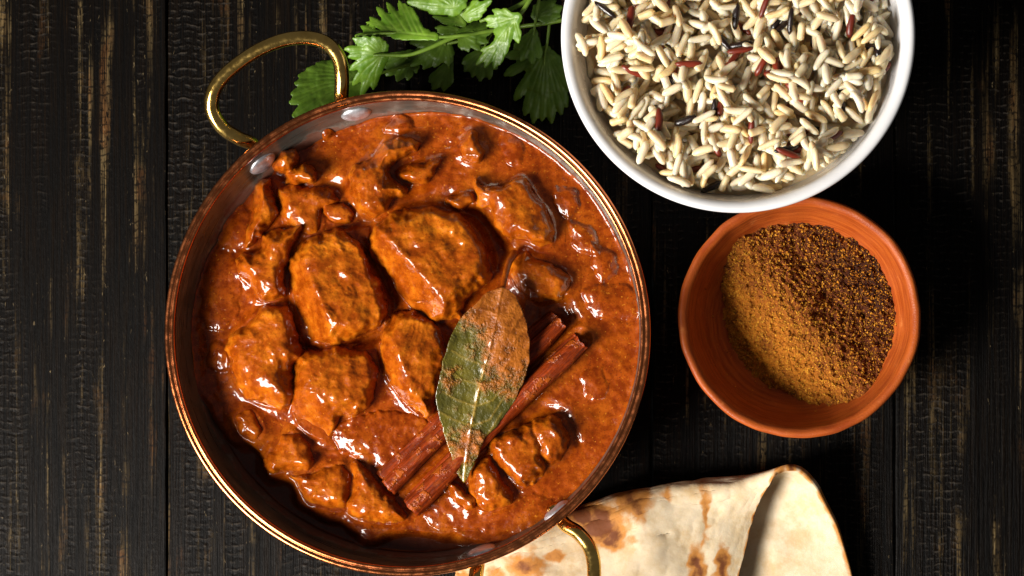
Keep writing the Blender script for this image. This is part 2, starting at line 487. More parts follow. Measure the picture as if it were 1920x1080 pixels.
# ------------------------------------------------------------------ table of dark planks
table = empty("table", P(960, 540, 0), "", None)
tag(table, kind="structure"); table["label"] = "table top of dark stained worn wooden planks"
JOINTS = [-600, -143, 312, 767, 1222, 1677, 2132, 2580]
for i in range(len(JOINTS) - 1):
    xa, _, _ = P(JOINTS[i], 0, 0); xb, _, _ = P(JOINTS[i + 1], 0, 0)
    w = xb - xa - 0.0007; h = 0.44; t = 0.02; bv = 0.0009
    # closed board with eased long edges
    prof = [(-w/2, -t), (-w/2, -bv), (-w/2 + bv*0.3, -bv*0.3), (-w/2 + bv, 0), (w/2 - bv, 0), (w/2 - bv*0.3, -bv*0.3), (w/2, -bv), (w/2, -t)]
    top = np.linspace(-w/2 + bv, w/2 - bv, 14)
    prof = prof[:3] + [(u, 0.0) for u in top] + prof[5:]
    ys = np.linspace(-h/2, h/2, 40); n = len(prof)
    v = []
    for y in ys:
        for j, (u, z) in enumerate(prof):
            dz = 0.00025 * math.sin(u * 70 + i * 2 + 3 * y) if z == 0 else 0
            e = 0.0004 * float(noise2(np.array(y * 60 + i * 9), np.array(0.3 + (u > 0) * 5.0), 3)) if -bv <= z < 0 else 0
            v.append((u + e, y, z + dz - 0.0003))
    f = [list(q) for q in grid_faces(len(ys), n, True)]
    f += [list(range(n)), list(range((len(ys) - 1) * n, len(ys) * n))[::-1]]
    me = mesh_np("plank", np.array(v), f, smooth=False)
    o = link("plank", me, WOOD, table, None)
    o.matrix_parent_inverse = Matrix.Identity(4)
    o.location = ((xa + xb) / 2 - table.location.x, 0.02 - table.location.y, 0)

# ------------------------------------------------------------------ copper pan
PC = P(764, 625, 0.05)[:2]
WZ = np.array([0.005, 0.006, 0.010, 0.018, 0.026, 0.030, 0.034, 0.039, 0.044, 0.050])
WR = np.array([0.0, 0.050, 0.066, 0.077, 0.0835, 0.0866, 0.0892, 0.0905, 0.0913, 0.0920])
def wall_r(z): return np.interp(z, WZ, WR)
pan = empty("copper_pan", (*PC, 0), "round copper pan with brass loop handles holding the chicken curry", "pan")
outer = prof_smooth([(0.0, 0.0005), (0.045, 0.0005), (0.062, 0.002), (0.071, 0.009), (0.0795, 0.019), (0.0860, 0.028), (0.0905, 0.036), (0.0925, 0.043), (0.0932, 0.0495)], 60)
v, f = lathe(outer[::-1], 200)
link("outer_shell", mesh_np("outer_shell", v, f), COPPER, pan, (0, 0, 0))
inner = np.stack([WR[::-1], WZ[::-1]], -1)
zi = np.linspace(0.0495, 0.006, 60)
inner = [(float(wall_r(z)), z) for z in zi] + [(0.0, 0.0055)]
v, f = lathe(inner, 200)
link("tin_lining", mesh_np("tin_lining", v, f[:, ::-1]), STEEL, pan, (0, 0, 0))
rim = []
for k in range(13):                       # double bead rolled over the edge
    a = math.radians(-60 + 200 * k / 12); rim.append((0.0938 + 0.00115 * math.cos(a), 0.0500 + 0.0010 * math.sin(a)))
for k in range(11):
    a = math.radians(30 + 170 * k / 10); rim.append((0.0919 + 0.0009 * math.cos(a), 0.0503 + 0.0008 * math.sin(a)))
rim += [(0.0911, 0.0490), (0.0938, 0.0488)]
def rimwob(a, r, z): return 0.00012 * np.sin(3 * a + 1) + 0 * r, 0.0002 * np.sin(2 * a) + 0 * r
v, f = lathe(rim + rim[:1], 260, rimwob)
link("rim", mesh_np("rim", v, f), COPPER, pan, (0, 0, 0))

def handle(pts):
    h = []
    for px, py, z in pts: h.append(P(px, py, z))
    path = spline(h, 90) - np.array([*PC, 0])
    rad = 0.00275 + 0.00012 * np.sin(np.linspace(0, 9, 90))
    v, f = tube(path, rad, 22)
    return link("handle", mesh_np("handle", v, f), BRASS, pan, (0, 0, 0))
handle([(492, 292, .036), (472, 270, .041), (447, 259, .044), (417, 239, .047), (398, 207, .050), (400, 174, .0525), (417, 146, .054), (447, 119, .055),
        (487, 93, .056), (533, 75, .056), (577, 71, .055), (612, 81, .0535), (634, 106, .051), (641, 140, .047), (640, 180, .043), (640, 205, .036)])
handle([(1036, 950, .036), (1058, 982, .041), (1085, 1000, .044), (1107, 1030, .046), (1114, 1070, .048), (1108, 1120, .050), (1080, 1180, .052), (1030, 1215, .052),
        (975, 1215, .052), (925, 1190, .050), (898, 1140, .047), (892, 1095, .044), (895, 1060, .041), (897, 1035, .036)])
# rivets on the inside of the wall
def rivet(px, py):
    z = 0.0385
    k = K(z)
    x, y = (px - X0) * k - PC[0], -(py - Y0) * k - PC[1]
    a = math.atan2(y, x)
    r = float(wall_r(z))
    n = Vector((-math.cos(a), -math.sin(a), 0.22)).normalized()
    tx = Vector((-math.sin(a), math.cos(a), 0)); ty = n.cross(tx)
    prof = [(1.0, -0.15), (0.99, 0.10), (0.93, 0.24), (0.80, 0.36), (0.6, 0.46), (0.3, 0.52), (0.0, 0.54)]
    v, f = lathe(prof, 28)
    c = Vector((r * math.cos(a), r * math.sin(a), z))
    vv = [list(c + tx * (q[0] * 0.0060) + ty * (q[1] * 0.0052) + n * (q[2] * 0.0036)) for q in v]
    link("rivet", mesh_np("rivet", np.array(vv), f), RIVET, pan, (0, 0, 0))
rivet(668, 214); rivet(492, 306); rivet(1052, 968); rivet(905, 1040)

# ------------------------------------------------------------------ chicken and sauce
ZN = 0.036                                   # pixel coordinates of the food are read at this height
KN = K(ZN)
def lvl(px, py):
    """sauce level (m) without lumps: a little lower towards the upper left and in the oily pool"""
    cx, cy = 776.0, 624.0
    a = np.arctan2(-(py - cy), px - cx); r = np.hypot(px - cx, py - cy)
    d = np.abs((a - math.radians(132) + math.pi) % (2 * math.pi) - math.pi)
    z = 0.0342 - 0.0050 * np.exp(-(d / 0.55)**2) * sstep(250, 415, r)
    d2 = np.abs((a - math.radians(100) + math.pi) % (2 * math.pi) - math.pi)
    z = z - 0.0008 * np.exp(-(d2 / 0.5)**2) * sstep(300, 420, r)
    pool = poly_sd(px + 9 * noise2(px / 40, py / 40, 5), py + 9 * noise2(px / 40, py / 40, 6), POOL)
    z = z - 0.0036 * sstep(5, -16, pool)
    return z
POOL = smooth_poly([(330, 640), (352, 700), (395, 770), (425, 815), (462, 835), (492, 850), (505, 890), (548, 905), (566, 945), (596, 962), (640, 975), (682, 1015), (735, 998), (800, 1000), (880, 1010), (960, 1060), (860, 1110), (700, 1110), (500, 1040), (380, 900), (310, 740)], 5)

PIECES = [  # label, lobes: (outline, height mm, edge width px, [(gx, gy, z mm at centre)] optional face planes), seed
 ("large chicken chunk with a flat brown upper face and golden lower edge", [([(555,462),(600,437),(640,432),(672,452),(700,500),(725,560),(728,585),(700,620),(650,641),(600,645),(574,640),(558,610),(548,560),(540,510),(545,480)], 17, 46,
     [(-0.035, 0.03, 13.5, 640, 530), (0.26, -0.10, 13.0, 590, 560)])]),
 ("largest rounded chicken chunk in the middle of the pan above the bay leaf", [([(690,445),(705,420),(745,395),(800,383),(850,395),(890,425),(910,460),(922,500),(915,530),(880,560),(850,600),(820,602),(780,585),(745,550),(730,515),(700,485)], 18, 60,
     [(-0.02, 0.035, 13.8, 810, 470), (0.20, -0.16, 14.5, 770, 500)]), ([(770,560),(800,548),(850,560),(868,590),(840,606),(800,598)], 10, 24)]),
 ("yellow gold chicken piece with a hooked top near the far rim", [([(652,353),(658,322),(682,302),(703,290),(722,263),(764,257),(788,267),(782,290),(755,298),(734,314),(738,332),(760,351),(757,369),(737,374),(727,395),(702,406),(674,400),(658,383)], 12, 30)]),
 ("small brown chicken nugget right of the hooked golden piece", [([(745,325),(765,312),(790,303),(812,296),(826,300),(818,322),(805,337),(790,349),(765,345),(750,338)], 8, 16)]),
 ("knobbly two lobed chicken scrap touching the wall below a rivet", [([(510,305),(520,290),(540,280),(556,288),(556,305),(545,322),(528,330),(512,322)], 14, 14), ([(530,328),(548,310),(575,303),(597,312),(602,328),(592,345),(570,349),(545,347)], 13, 16)]),
 ("narrow upright golden chicken strip along the pan wall", [([(478,350),(506,335),(513,362),(521,389),(518,414),(497,434),(470,461),(456,460),(462,440),(473,409),(475,375)], 12, 18)]),
 ("ragged golden chicken piece left of the flat faced chunk", [([(500,437),(564,421),(563,448),(547,475),(539,520),(535,556),(512,566),(481,564),(470,537),(447,516),(448,478),(481,471),(490,453)], 13, 24)]),
 ("big bumpy chicken chunk nearest the left wall", [([(460,603),(499,573),(542,577),(557,610),(563,656),(552,700),(556,743),(532,765),(484,756),(451,733),(428,680),(425,650),(436,625)], 14, 44, [(0.03,0.03,12.5,500,660),(0.2,-0.08,12.5,460,680)])]),
 ("chicken chunk with a pointed lower tip beside the big bumpy chunk", [([(561,663),(600,655),(629,650),(687,655),(706,685),(703,743),(672,777),(636,786),(616,821),(597,821),(560,798),(545,752),(548,700)], 14, 42, [(-0.03,0.04,12.5,630,700),(0.14,-0.2,14,600,750)])]),
 ("tall creased chicken chunk tucked under the bay leaf", [([(735,590),(760,578),(800,588),(828,620),(838,660),(836,700),(820,740),(812,775),(797,787),(765,762),(735,725),(715,680),(711,645),(721,615)], 14, 36, [(-0.05,0.02,12,780,670),(0.22,-0.07,12.5,750,690)])]),
 ("angular chicken chunk with a horn shaped corner near the right wall", [([(891,335),(912,349),(944,343),(970,331),(987,335),(1008,368),(1029,397),(1039,428),(1035,460),(1011,464),(985,452),(954,447),(931,435),(919,394),(897,388)], 12, 26, [(-0.05,0.05,10.5,985,400),(0.16,-0.07,10.0,940,400)])]),
 ("small chicken scrap in shade beside the horned chunk", [([(838,374),(862,362),(890,360),(894,378),(880,389),(858,398),(842,393)], 7, 12)]),
 ("soft red brown chicken piece beside the bay leaf stalk", [([(957,491),(986,470),(1004,481),(1047,497),(1069,520),(1065,552),(1027,565),(998,561),(965,537)], 8, 26)]),
 ("chicken piece with pale fibres below the longer cinnamon stick", [([(915,827),(944,807),(981,804),(1000,830),(1026,877),(1007,897),(981,916),(956,897),(934,874),(918,846)], 11, 22), ([(962,812),(1005,798),(1022,840),(1015,880),(985,890)], 10, 26), ([(985,804),(1019,780),(1051,783),(1071,821),(1062,852),(1028,875),(1000,850)], 10, 26)]),
 ("chicken piece just below the tip of the bay leaf", [([(880,882),(895,862),(920,858),(940,885),(957,915),(962,945),(920,960),(890,950),(876,915)], 9, 24)]),
 ("thin sausage shaped chicken strip under the cinnamon ends", [([(834,903),(852,898),(875,920),(893,940),(892,957),(876,957),(852,938)], 7, 12)]),
 ("smooth orange chicken piece beside the dark oil pool", [([(528,818),(552,806),(576,827),(589,856),(585,880),(559,891),(538,886),(505,892),(494,880),(498,855),(511,832)], 9, 22)]),
 ("lumpy chicken heap lowest of all beside the oil pool", [([(540,890),(588,883),(624,866),(650,871),(665,909),(655,948),(634,961),(605,954),(576,947),(559,919)], 9, 26)]),
 ("broad ragged chicken piece at the blunt ends of the cinnamon sticks", [([(650,873),(685,872),(716,907),(722,915),(766,965),(742,983),(697,982),(661,972),(646,950),(662,910)], 9, 24)]),
 ("small round chicken nugget near the far right wall", [([(863,278),(872,252),(884,240),(899,250),(898,265),(911,288),(900,305),(879,305),(866,297)], 8, 13)]),
 ("tiny dark chicken scrap behind the flat faced chunk", [([(600,385),(625,374),(652,385),(670,405),(652,420),(615,414)], 5, 12)]),
 ("small nugget standing in the oil pool left of the big chunks", [([(438,778),(465,764),(490,785),(498,812),(480,830),(455,821),(442,802)], 7, 16)]),
 ("dark chicken piece hidden in shade between the golden strips", [([(520,352),(560,348),(610,352),(640,372),(612,400),(604,430),(570,442),(545,420),(522,400)], 7, 24)]),
]
SLUMPS = [  # lumps of the sauce itself: (outline, height mm, edge px)
 ([(1040,350),(1075,352),(1085,385),(1070,410),(1045,395)], 2.6, 18), ([(1060,410),(1105,425),(1125,470),(1100,480),(1070,450)], 2.6, 24),
 ([(1105,460),(1150,475),(1155,515),(1120,520)], 2.4, 20), ([(1090,540),(1140,530),(1190,545),(1195,590),(1140,600),(1100,580)], 2.6, 26),
 ([(1140,300),(1165,330),(1180,380),(1150,370),(1120,330)], 1.6, 18),
 ([(715,240),(740,213),(770,215),(775,240),(745,252)], 3.2, 14), ([(596,246),(606,236),(618,240),(616,256),(602,258)], 4.5, 7),
 ([(630,805),(690,775),(760,770),(800,800),(760,840),(720,880),(660,860),(630,840)], 3.6, 36), ([(720,590),(735,600),(720,640),(710,640)], 3, 10),
 ([(820,930),(900,950),(1000,925),(1040,960),(960,1000),(860,990),(800,985)], 2.2, 40), ([(395,640),(425,650),(425,690),(390,690)], 2, 14),
 ([(380,480),(430,470),(450,560),(420,620),(375,600)], 2.2, 34), ([(940,250),(975,265),(980,300),(955,310),(940,280)], 1.6, 14),
 ([(410,400),(450,385),(470,440),(440,470),(405,460)], 2.6, 22), ([(1090,700),(1130,690),(1140,740),(1105,750)], 1.5, 22), ([(640,425),(690,430),(690,470),(670,470)], 2.5, 14),
]
def lobe_h(px, py, lobe, seed):
    poly, H, w = lobe[:3]
    planes = lobe[3] if len(lobe) > 3 else []
    wx = 7 * noise2(px / 34, py / 34, seed) + 3 * noise2(px / 13, py / 13, seed + 1)
    wy = 7 * noise2(px / 34, py / 34, seed + 2) + 3 * noise2(px / 13, py / 13, seed + 3)
    sd = poly_sd(px + wx, py + wy, smooth_poly(poly, 4))
    e = np.clip(-sd / (1.2 * w), 0, 1)
    z = H * np.sqrt(np.clip(1 - (1 - e)**2, 0, 1))
    for gx, gy, z0, cx, cy in planes:
        p = z0 + gx * (px - cx) + gy * (py - cy)
        k = 1.6
        h = np.clip(0.5 + 0.5 * (p - z) / k, 0, 1)
        z = p * (1 - h) + z * h - k * h * (1 - h)
    return np.where(sd < 0, z, -sd * 0.5), sd

def blend_max(a, b, k=1.2):
    h = np.clip(0.5 + 0.5 * (a - b) / k, 0, 1)
    return b * (1 - h) + a * h + k * h * (1 - h)

def piece_height(px, py, lobes, seed):
    z = None; sd = None
    for l in lobes:
        h, s = lobe_h(px, py, l, seed)
        z = h if z is None else blend_max(z, h); sd = s if sd is None else np.minimum(sd, s)
    ang = 0.6 + 0.7 * (seed % 5)
    u = px * math.cos(ang) + py * math.sin(ang); v = -px * math.sin(ang) + py * math.cos(ang)
    hmax = max(l[1] for l in lobes)
    amp = 0.36 + 0.016 * hmax
    dz = amp * (1.7 * fbm(px / 46, py / 46, 2, seed + 10) + 0.40 * ridged(px / 30, py / 30, 2, seed + 20) + 0.30 * ridged(u / 34, v / 10, 2, seed + 30) * sstep(-0.1, 0.5, noise2(px / 40, py / 40, seed + 33)) + 0.10 * fbm(px / 8, py / 8, 2, seed + 40))
    return z + dz * sstep(6, -8, sd) - 0.4, sd

CG = "chicken pieces in the curry"
for k, (label, lobes) in enumerate(PIECES):
    seed = 100 + 13 * k
    allp = np.concatenate([np.array(l[0], float) for l in lobes])
    bb = (allp[:, 0].min() - 12, allp[:, 1].min() - 12, allp[:, 0].max() + 12, allp[:, 1].max() + 12)
    px, py, f = trim_grid(lambda x, y: piece_height(x, y, lobes, seed)[1], bb, 1.7, 6.0)
    h, sd = piece_height(px, py, lobes, seed)
    cx, cy = allp.mean(0)
    base = float(lvl(np.array([cx]), np.array([cy]))[0]) if k not in (16, 17, 21) else 0.0325
    z = base - 0.0012 + h * 0.001
    v = PA(px, py, np.full_like(px, ZN)); v[:, 2] = z
    s = (D - z) / (D - ZN); v[:, 0] *= s; v[:, 1] *= s
    c = np.array(P(cx, cy, ZN)); c[2] = base
    o = link("chicken_piece", mesh_np("chicken_piece", v - c, f[:, ::-1]), MEAT)
    o.location = c
    tag(o, label, "chicken", CG)

PITS = [([(675,455),(700,470),(735,555),(770,600),(735,620),(700,640),(660,650),(730,560)], .005), ([(850,385),(895,395),(935,440),(955,470),(930,500),(900,430)], .005),
        ([(995,565),(1060,560),(1085,600),(1030,640),(1000,640)], .004), ([(540,560),(560,640),(600,655),(550,660),(530,580)], .004), ([(600,330),(640,340),(650,380),(690,415),(640,430),(590,380)], .003),
        ([(950,770),(1000,740),(1060,770),(1085,830),(1060,790),(980,795)], .003), ([(745,370),(800,350),(850,360),(840,385),(760,385)], .003)]
def sauce_height(px, py):
    z = lvl(px, py)
    for i, l in enumerate(SLUMPS):
        bb = np.array(l[0]); m = (px > bb[:, 0].min() - 15) & (px < bb[:, 0].max() + 15) & (py > bb[:, 1].min() - 15) & (py < bb[:, 1].max() + 15)
        if m.any():
            h, sd = lobe_h(px[m], py[m], (l[0], l[1] * 0.8, l[2] * 1.5), 500 + 7 * i)
            z[m] += 0.001 * np.maximum(h, 0) * (1 + 0.08 * fbm(px[m] / 24, py[m] / 24, 2, 600 + i))
    near = np.full(px.shape, 99.0)
    for k, (label, lobes) in enumerate(PIECES):
        for l in lobes:
            bb = np.array(l[0]); m = (px > bb[:, 0].min() - 20) & (px < bb[:, 0].max() + 20) & (py > bb[:, 1].min() - 20) & (py < bb[:, 1].max() + 20)
            if m.any(): near[m] = np.minimum(near[m], poly_sd(px[m], py[m], smooth_poly(l[0], 3)))
    for (ax, ay), (bx_, by_), hw in (((722, 904), (1046, 596), 25), ((768, 944), (1087, 636), 24)):
        dq, tq = seg_d(px, py, [(ax, ay), (bx_, by_)])
        near = np.minimum(near, np.abs(dq - hw) + 4)
    z += 0.0017 * np.exp(-np.clip(near, 0, 99) / 9.0)
    for pit, dep in PITS:
        z -= 0.7 * dep * sstep(14, -12, poly_sd(px, py, pit))
    pool = sstep(6, -14, poly_sd(px, py, POOL))
    rough = 1 - 0.75 * pool
    z += 0.001 * rough * (0.55 * fbm(px / 80, py / 80, 2, 41) + 0.26 * fbm(px / 26, py / 26, 2, 51) * np.clip(0.7 + 1.6 * noise2(px / 90, py / 90, 52), 0, 2) + 0.07 * fbm(px / 9, py / 9, 2, 61))
    return z
NR, NA = 300, 900
th = np.linspace(0, 2 * math.pi, NA, endpoint=False)
redge = np.full(NA, 0.089)
for _ in range(3):
    ex = PC[0] + redge * np.cos(th); ey = PC[1] + redge * np.sin(th)
    ze = sauce_height(X0 + ex / KN, Y0 - ey / KN)
    redge = wall_r(ze) - 0.0002 + 0.0004
rho = np.linspace(0.002, 1, NR)[:, None]
X = PC[0] + rho * redge * np.cos(th); Y = PC[1] + rho * redge * np.sin(th)
pxs, pys = X0 + X / KN, Y0 - Y / KN
Z = sauce_height(pxs.ravel(), pys.ravel()).reshape(X.shape)
# thin film climbing the wall
rr = (1 - rho) * redge
Z = Z + 0.0009 * np.exp(-rr / 0.0007)
v = np.stack([X - PC[0], Y - PC[1], Z - 0.034], -1).reshape(-1, 3)
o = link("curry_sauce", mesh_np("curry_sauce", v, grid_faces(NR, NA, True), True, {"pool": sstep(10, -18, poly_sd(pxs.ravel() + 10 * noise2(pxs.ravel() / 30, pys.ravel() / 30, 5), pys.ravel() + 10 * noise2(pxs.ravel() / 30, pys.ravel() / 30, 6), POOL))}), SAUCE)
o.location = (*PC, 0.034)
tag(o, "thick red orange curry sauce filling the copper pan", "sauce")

# ------------------------------------------------------------------ cinnamon sticks
def cinnamon(p0, p1, R, roll, label, z0, z1, seed):
    a = np.array(P(*p0, z0)); b = np.array(P(*p1, z1))
    sec = []
    for t in np.linspace(0, 1, 34):
        ang = math.radians(-90 - 430 * (1 - t)); r = (0.22 + 0.30 * t**0.8) * R
        sec.append((-0.43 * R + r * math.cos(ang), r * math.sin(ang)))
    sec += [(-x, y * 0.96) for x, y in sec[::-1]]
    sec = np.array(sec)
    tn = np.gradient(sec, axis=0); tn /= np.linalg.norm(tn, axis=1)[:, None]
    nn = np.stack([-tn[:, 1], tn[:, 0]], -1)
    th_ = 0.00045
    loop = np.concatenate([sec + nn * th_, (sec - nn * th_)[::-1]])
    c, s = math.cos(roll), math.sin(roll)
    loop = np.stack([loop[:, 0] * c - loop[:, 1] * s, loop[:, 0] * s + loop[:, 1] * c], -1)
    ax = b - a; L = np.linalg.norm(ax); ax /= L
    sd = np.cross(ax, [0, 0, 1.0]); sd /= np.linalg.norm(sd); up = np.cross(sd, ax)
    m, n = 70, len(loop); v = []
    ii = np.arange(n)
    for k in range(m):
        t = k / (m - 1)
        g = 1 - 0.10 * t + 0.05 * math.sin(t * 7 + seed) - 0.12 * max(0, (t - 0.9) / 0.1)
        bend = 0.0006 * math.sin(t * 5 + seed)
        jag = 0.0011 * noise2(ii * 0.23, ii * 0 + seed, seed) * (1 if t in (0.0, 1.0) else 0)
        wob = 0.00022 * noise2(ii * 0.3 + 0 * t, np.full(n, t * 9.0), seed + 1)
        lp = loop * g
        v.append((a + ax * (t * L))[None, :] + jag[:, None] * ax + sd * (lp[:, :1] + bend + wob[:, None]) + up * (lp[:, 1:] + wob[:, None]))
    v = np.concatenate(v)
    f = [list(q) for q in grid_faces(m, n, True)]
    for e in (0, (m - 1) * n):
        for q in range(n // 2 - 1):
            f.append([e + q, e + q + 1, e + n - 2 - q, e + n - 1 - q])
    ctr = (a + b) / 2
    q = Matrix((Vector(ax), Vector(sd), Vector(up))).transposed()
    vl = (v - ctr) @ np.stack([ax, sd, up], -1)
    o = link("cinnamon_stick", mesh_np("cinnamon_stick", vl, f), BARK)
    o.matrix_world = Matrix.Translation(Vector(ctr)) @ q.to_4x4()
    tag(o, label, "cinnamon", "cinnamon sticks in the curry")
cinnamon((722, 904), (1046, 596), 0.0074, 0.80, "cinnamon stick reaching nearer the middle of the pan, half under the bay leaf", 0.0364, 0.0357, 3)
cinnamon((768, 944), (1087, 636), 0.0084, 1.25, "longer cinnamon stick lying nearer the lower handle, crossed by the bay leaf tip", 0.0358, 0.0362, 8)

# ------------------------------------------------------------------ bay leaf
BAYP = smooth_poly([(944,540),(968,556),(985,598),(994,650),(987,702),(962,755),(938,790),(932,800),(910,822),(898,850),(884,880),(870,905),(858,885),(846,858),(832,812),(822,775),(817,745),(826,702),(838,650),(860,602),(890,570),(918,546)], 5)
MID = spline([(952, 470), (946, 510), (940, 545), (922, 640), (900, 720), (884, 800), (874, 860), (870, 903)], 60)
bsd = lambda x, y: poly_sd(x + 2.0 * noise2(x / 18, y / 18, 77), y + 2.0 * noise2(x / 18, y / 18, 78), BAYP)
px, py, f = trim_grid(bsd, (800, 530, 1005, 915), 2.2, 0, True)
dm, tm = seg_d(px, py, MID)
vein = np.exp(-(dm / 2.2)**2)
for i in range(9):
    t0 = 0.30 + 0.07 * i; m0 = MID[int(t0 * 59)]
    for sx in (-1, 1):
        e = m0 + np.array([sx * 62, 20 + sx * -14.0]) + np.array([0, -62])
        c = m0 + np.array([sx * 34, -12])
        dv, _ = seg_d(px, py, [m0, c, e]); vein = np.maximum(vein, 0.45 * np.exp(-(dv / 1.6)**2))
side = px - np.interp(py, MID[:, 1], MID[:, 0])
zleaf = 0.0492 + 0.0000 * px - 0.000055 * np.clip(py - 640, 0, 300) * 0.55 + 0.00003 * np.clip(640 - py, 0, 200) * 0.2
zleaf += 0.0030 * (np.abs(side) / 75)**1.6 * np.where(side < 0, 1.0, -0.9) + 0.0006 * noise2(px / 40, py / 40, 88) + 0.0004 * vein
coat = 0.04 + 0.58 * sstep(-26, 20, side) * sstep(905, 800, py) + 0.75 * sstep(640, 575, py) + 0.55 * sstep(740, 640, py) * sstep(-70, -25, side) * 0.8 \
     + 0.8 * np.exp(-(((px - 872) / 26)**2 + ((py - 838) / 40)**2)) + 0.7 * np.exp(-(((px - 845) / 20)**2 + ((py - 715) / 28)**2)) - 0.9 * np.exp(-(((px - 925) / 40)**2 + ((py - 775) / 30)**2)) - 0.3 * np.exp(-(((px - 868) / 30)**2 + ((py - 690) / 45)**2))
zleaf += 0.0004 * sstep(0.25, 0.9, coat + 0.5 * noise2(px / 16, py / 16, 91))
v = PA(px, py, zleaf)
bc = np.array(P(905, 720, 0.048))
bay = empty("bay_leaf", bc, "olive green bay leaf smeared with sauce across the cinnamon sticks", "bay leaf")
b1 = link("blade", mesh_np("blade", v - bc, f[:, ::-1], True, {"vein": vein, "coat": coat}), BAY, bay, (0, 0, 0))
sm = b1.modifiers.new("thick", 'SOLIDIFY'); sm.thickness = 0.0005; sm.offset = -1
st = np.array([P(x, y, z) for x, y, z in ((966, 474, .0375), (955, 490, .0415), (947, 518, .0458), (941, 548, .0484), (934, 585, .0490))])
v, ff = tube(spline(st, 30) - bc, np.linspace(0.0016, 0.0008, 30), 10)
so = link("stalk", mesh_np("stalk", v, ff, True, {}), MEAT, bay, (0, 0, 0))

# ------------------------------------------------------------------ rice bowl
BZ = 0.062
BC = P(1384, 68, BZ)[:2]
bowl = empty("rice_bowl", (*BC, 0), "white porcelain bowl full of mixed rice", "bowl")
bp = prof_smooth([(0.0, 0.0035), (0.026, 0.0035), (0.0285, 0.0005), (0.0315, 0.0005), (0.0345, 0.006), (0.046, 0.018), (0.0565, 0.033), (0.0635, 0.048), (0.0672, 0.0595)], 60)
lip = [(0.0680, 0.0612), (0.0679, 0.0622), (0.0673, 0.0629), (0.0663, 0.0631), (0.0651, 0.0628), (0.0640, 0.0621), (0.0632, 0.0610)]
bi = prof_smooth([(0.0626, 0.0590), (0.0614, 0.053), (0.0575, 0.042), (0.047, 0.026), (0.034, 0.014), (0.02, 0.009), (0.0, 0.008)], 50)
prof = np.concatenate([bp, np.array(lip), bi])[::-1]
v, f = lathe(prof, 220, lambda a, r, z: (0.00025 * np.sin(2 * a + 0.6) * (r / 0.068) + 0 * z, 0.0002 * np.sin(3 * a) * (z / 0.06)))
link("bowl_body", mesh_np("bowl_body", v, f[:, ::-1] if False else f), PORC, bowl, (0, 0, 0))
def bowl_in(z): return np.interp(z, [0.008, 0.014, 0.026, 0.042, 0.052, 0.059, 0.062], [0.0, 0.034, 0.047, 0.0575, 0.0612, 0.0626, 0.0632])

# rice grains: drop one by one on a height map
def grain_mesh(name, L, W, bend, tipa, tipb, seed):
    m, n = 13, 9
    v = []
    for i in range(m):
        t = i / (m - 1); u = -1 + 2 * t
        if i in (0, m - 1): r = 0.02
        else:
            p = tipa if u < 0 else tipb
            r = (1 - abs(u)**p)**0.5
        r *= 1 + 0.05 * math.sin(3 * u + seed)
        for j in range(n):
            a = 2 * math.pi * j / n
            rr = r * (1 + 0.06 * math.cos(2 * a + seed))
            v.append((u * L / 2, math.cos(a) * rr * W / 2 + bend * (u * u - 0.4), math.sin(a) * rr * W / 2 * 0.86))
    f = [list(q) for q in grid_faces(m, n, True)]
    f += [list(range(n)), list(range((m - 1) * n, m * n))[::-1]]
    return mesh_np(name, np.array(v), f), np.array(v), f
SHAPES = [("slender", 0.0105, 0.0030, 0.0002, 3.0, 3.0), ("plump", 0.0095, 0.0034, 0.0001, 3.4, 3.0), ("curved", 0.0103, 0.0032, 0.0012, 3.0, 3.2),
          ("blunt", 0.0074, 0.0034, 0.0, 9.0, 3.0), ("slender", 0.0101, 0.0031, -0.0007, 4.0, 3.0), ("plump", 0.0098, 0.0033, 0.0003, 3.2, 5.0)]
GM = [grain_mesh("rice_grain", L, W, b, ta, tb, i * 1.7) for i, (_, L, W, b, ta, tb) in enumerate(SHAPES)]
DM = [grain_mesh("rice_grain", 0.0108, 0.0026, 0.0002, 3.4, 3.0, 1.0), grain_mesh("rice_grain", 0.0098, 0.0029, 0.0003, 5.0, 3.4, 2.0)]
RZ = 0.0555
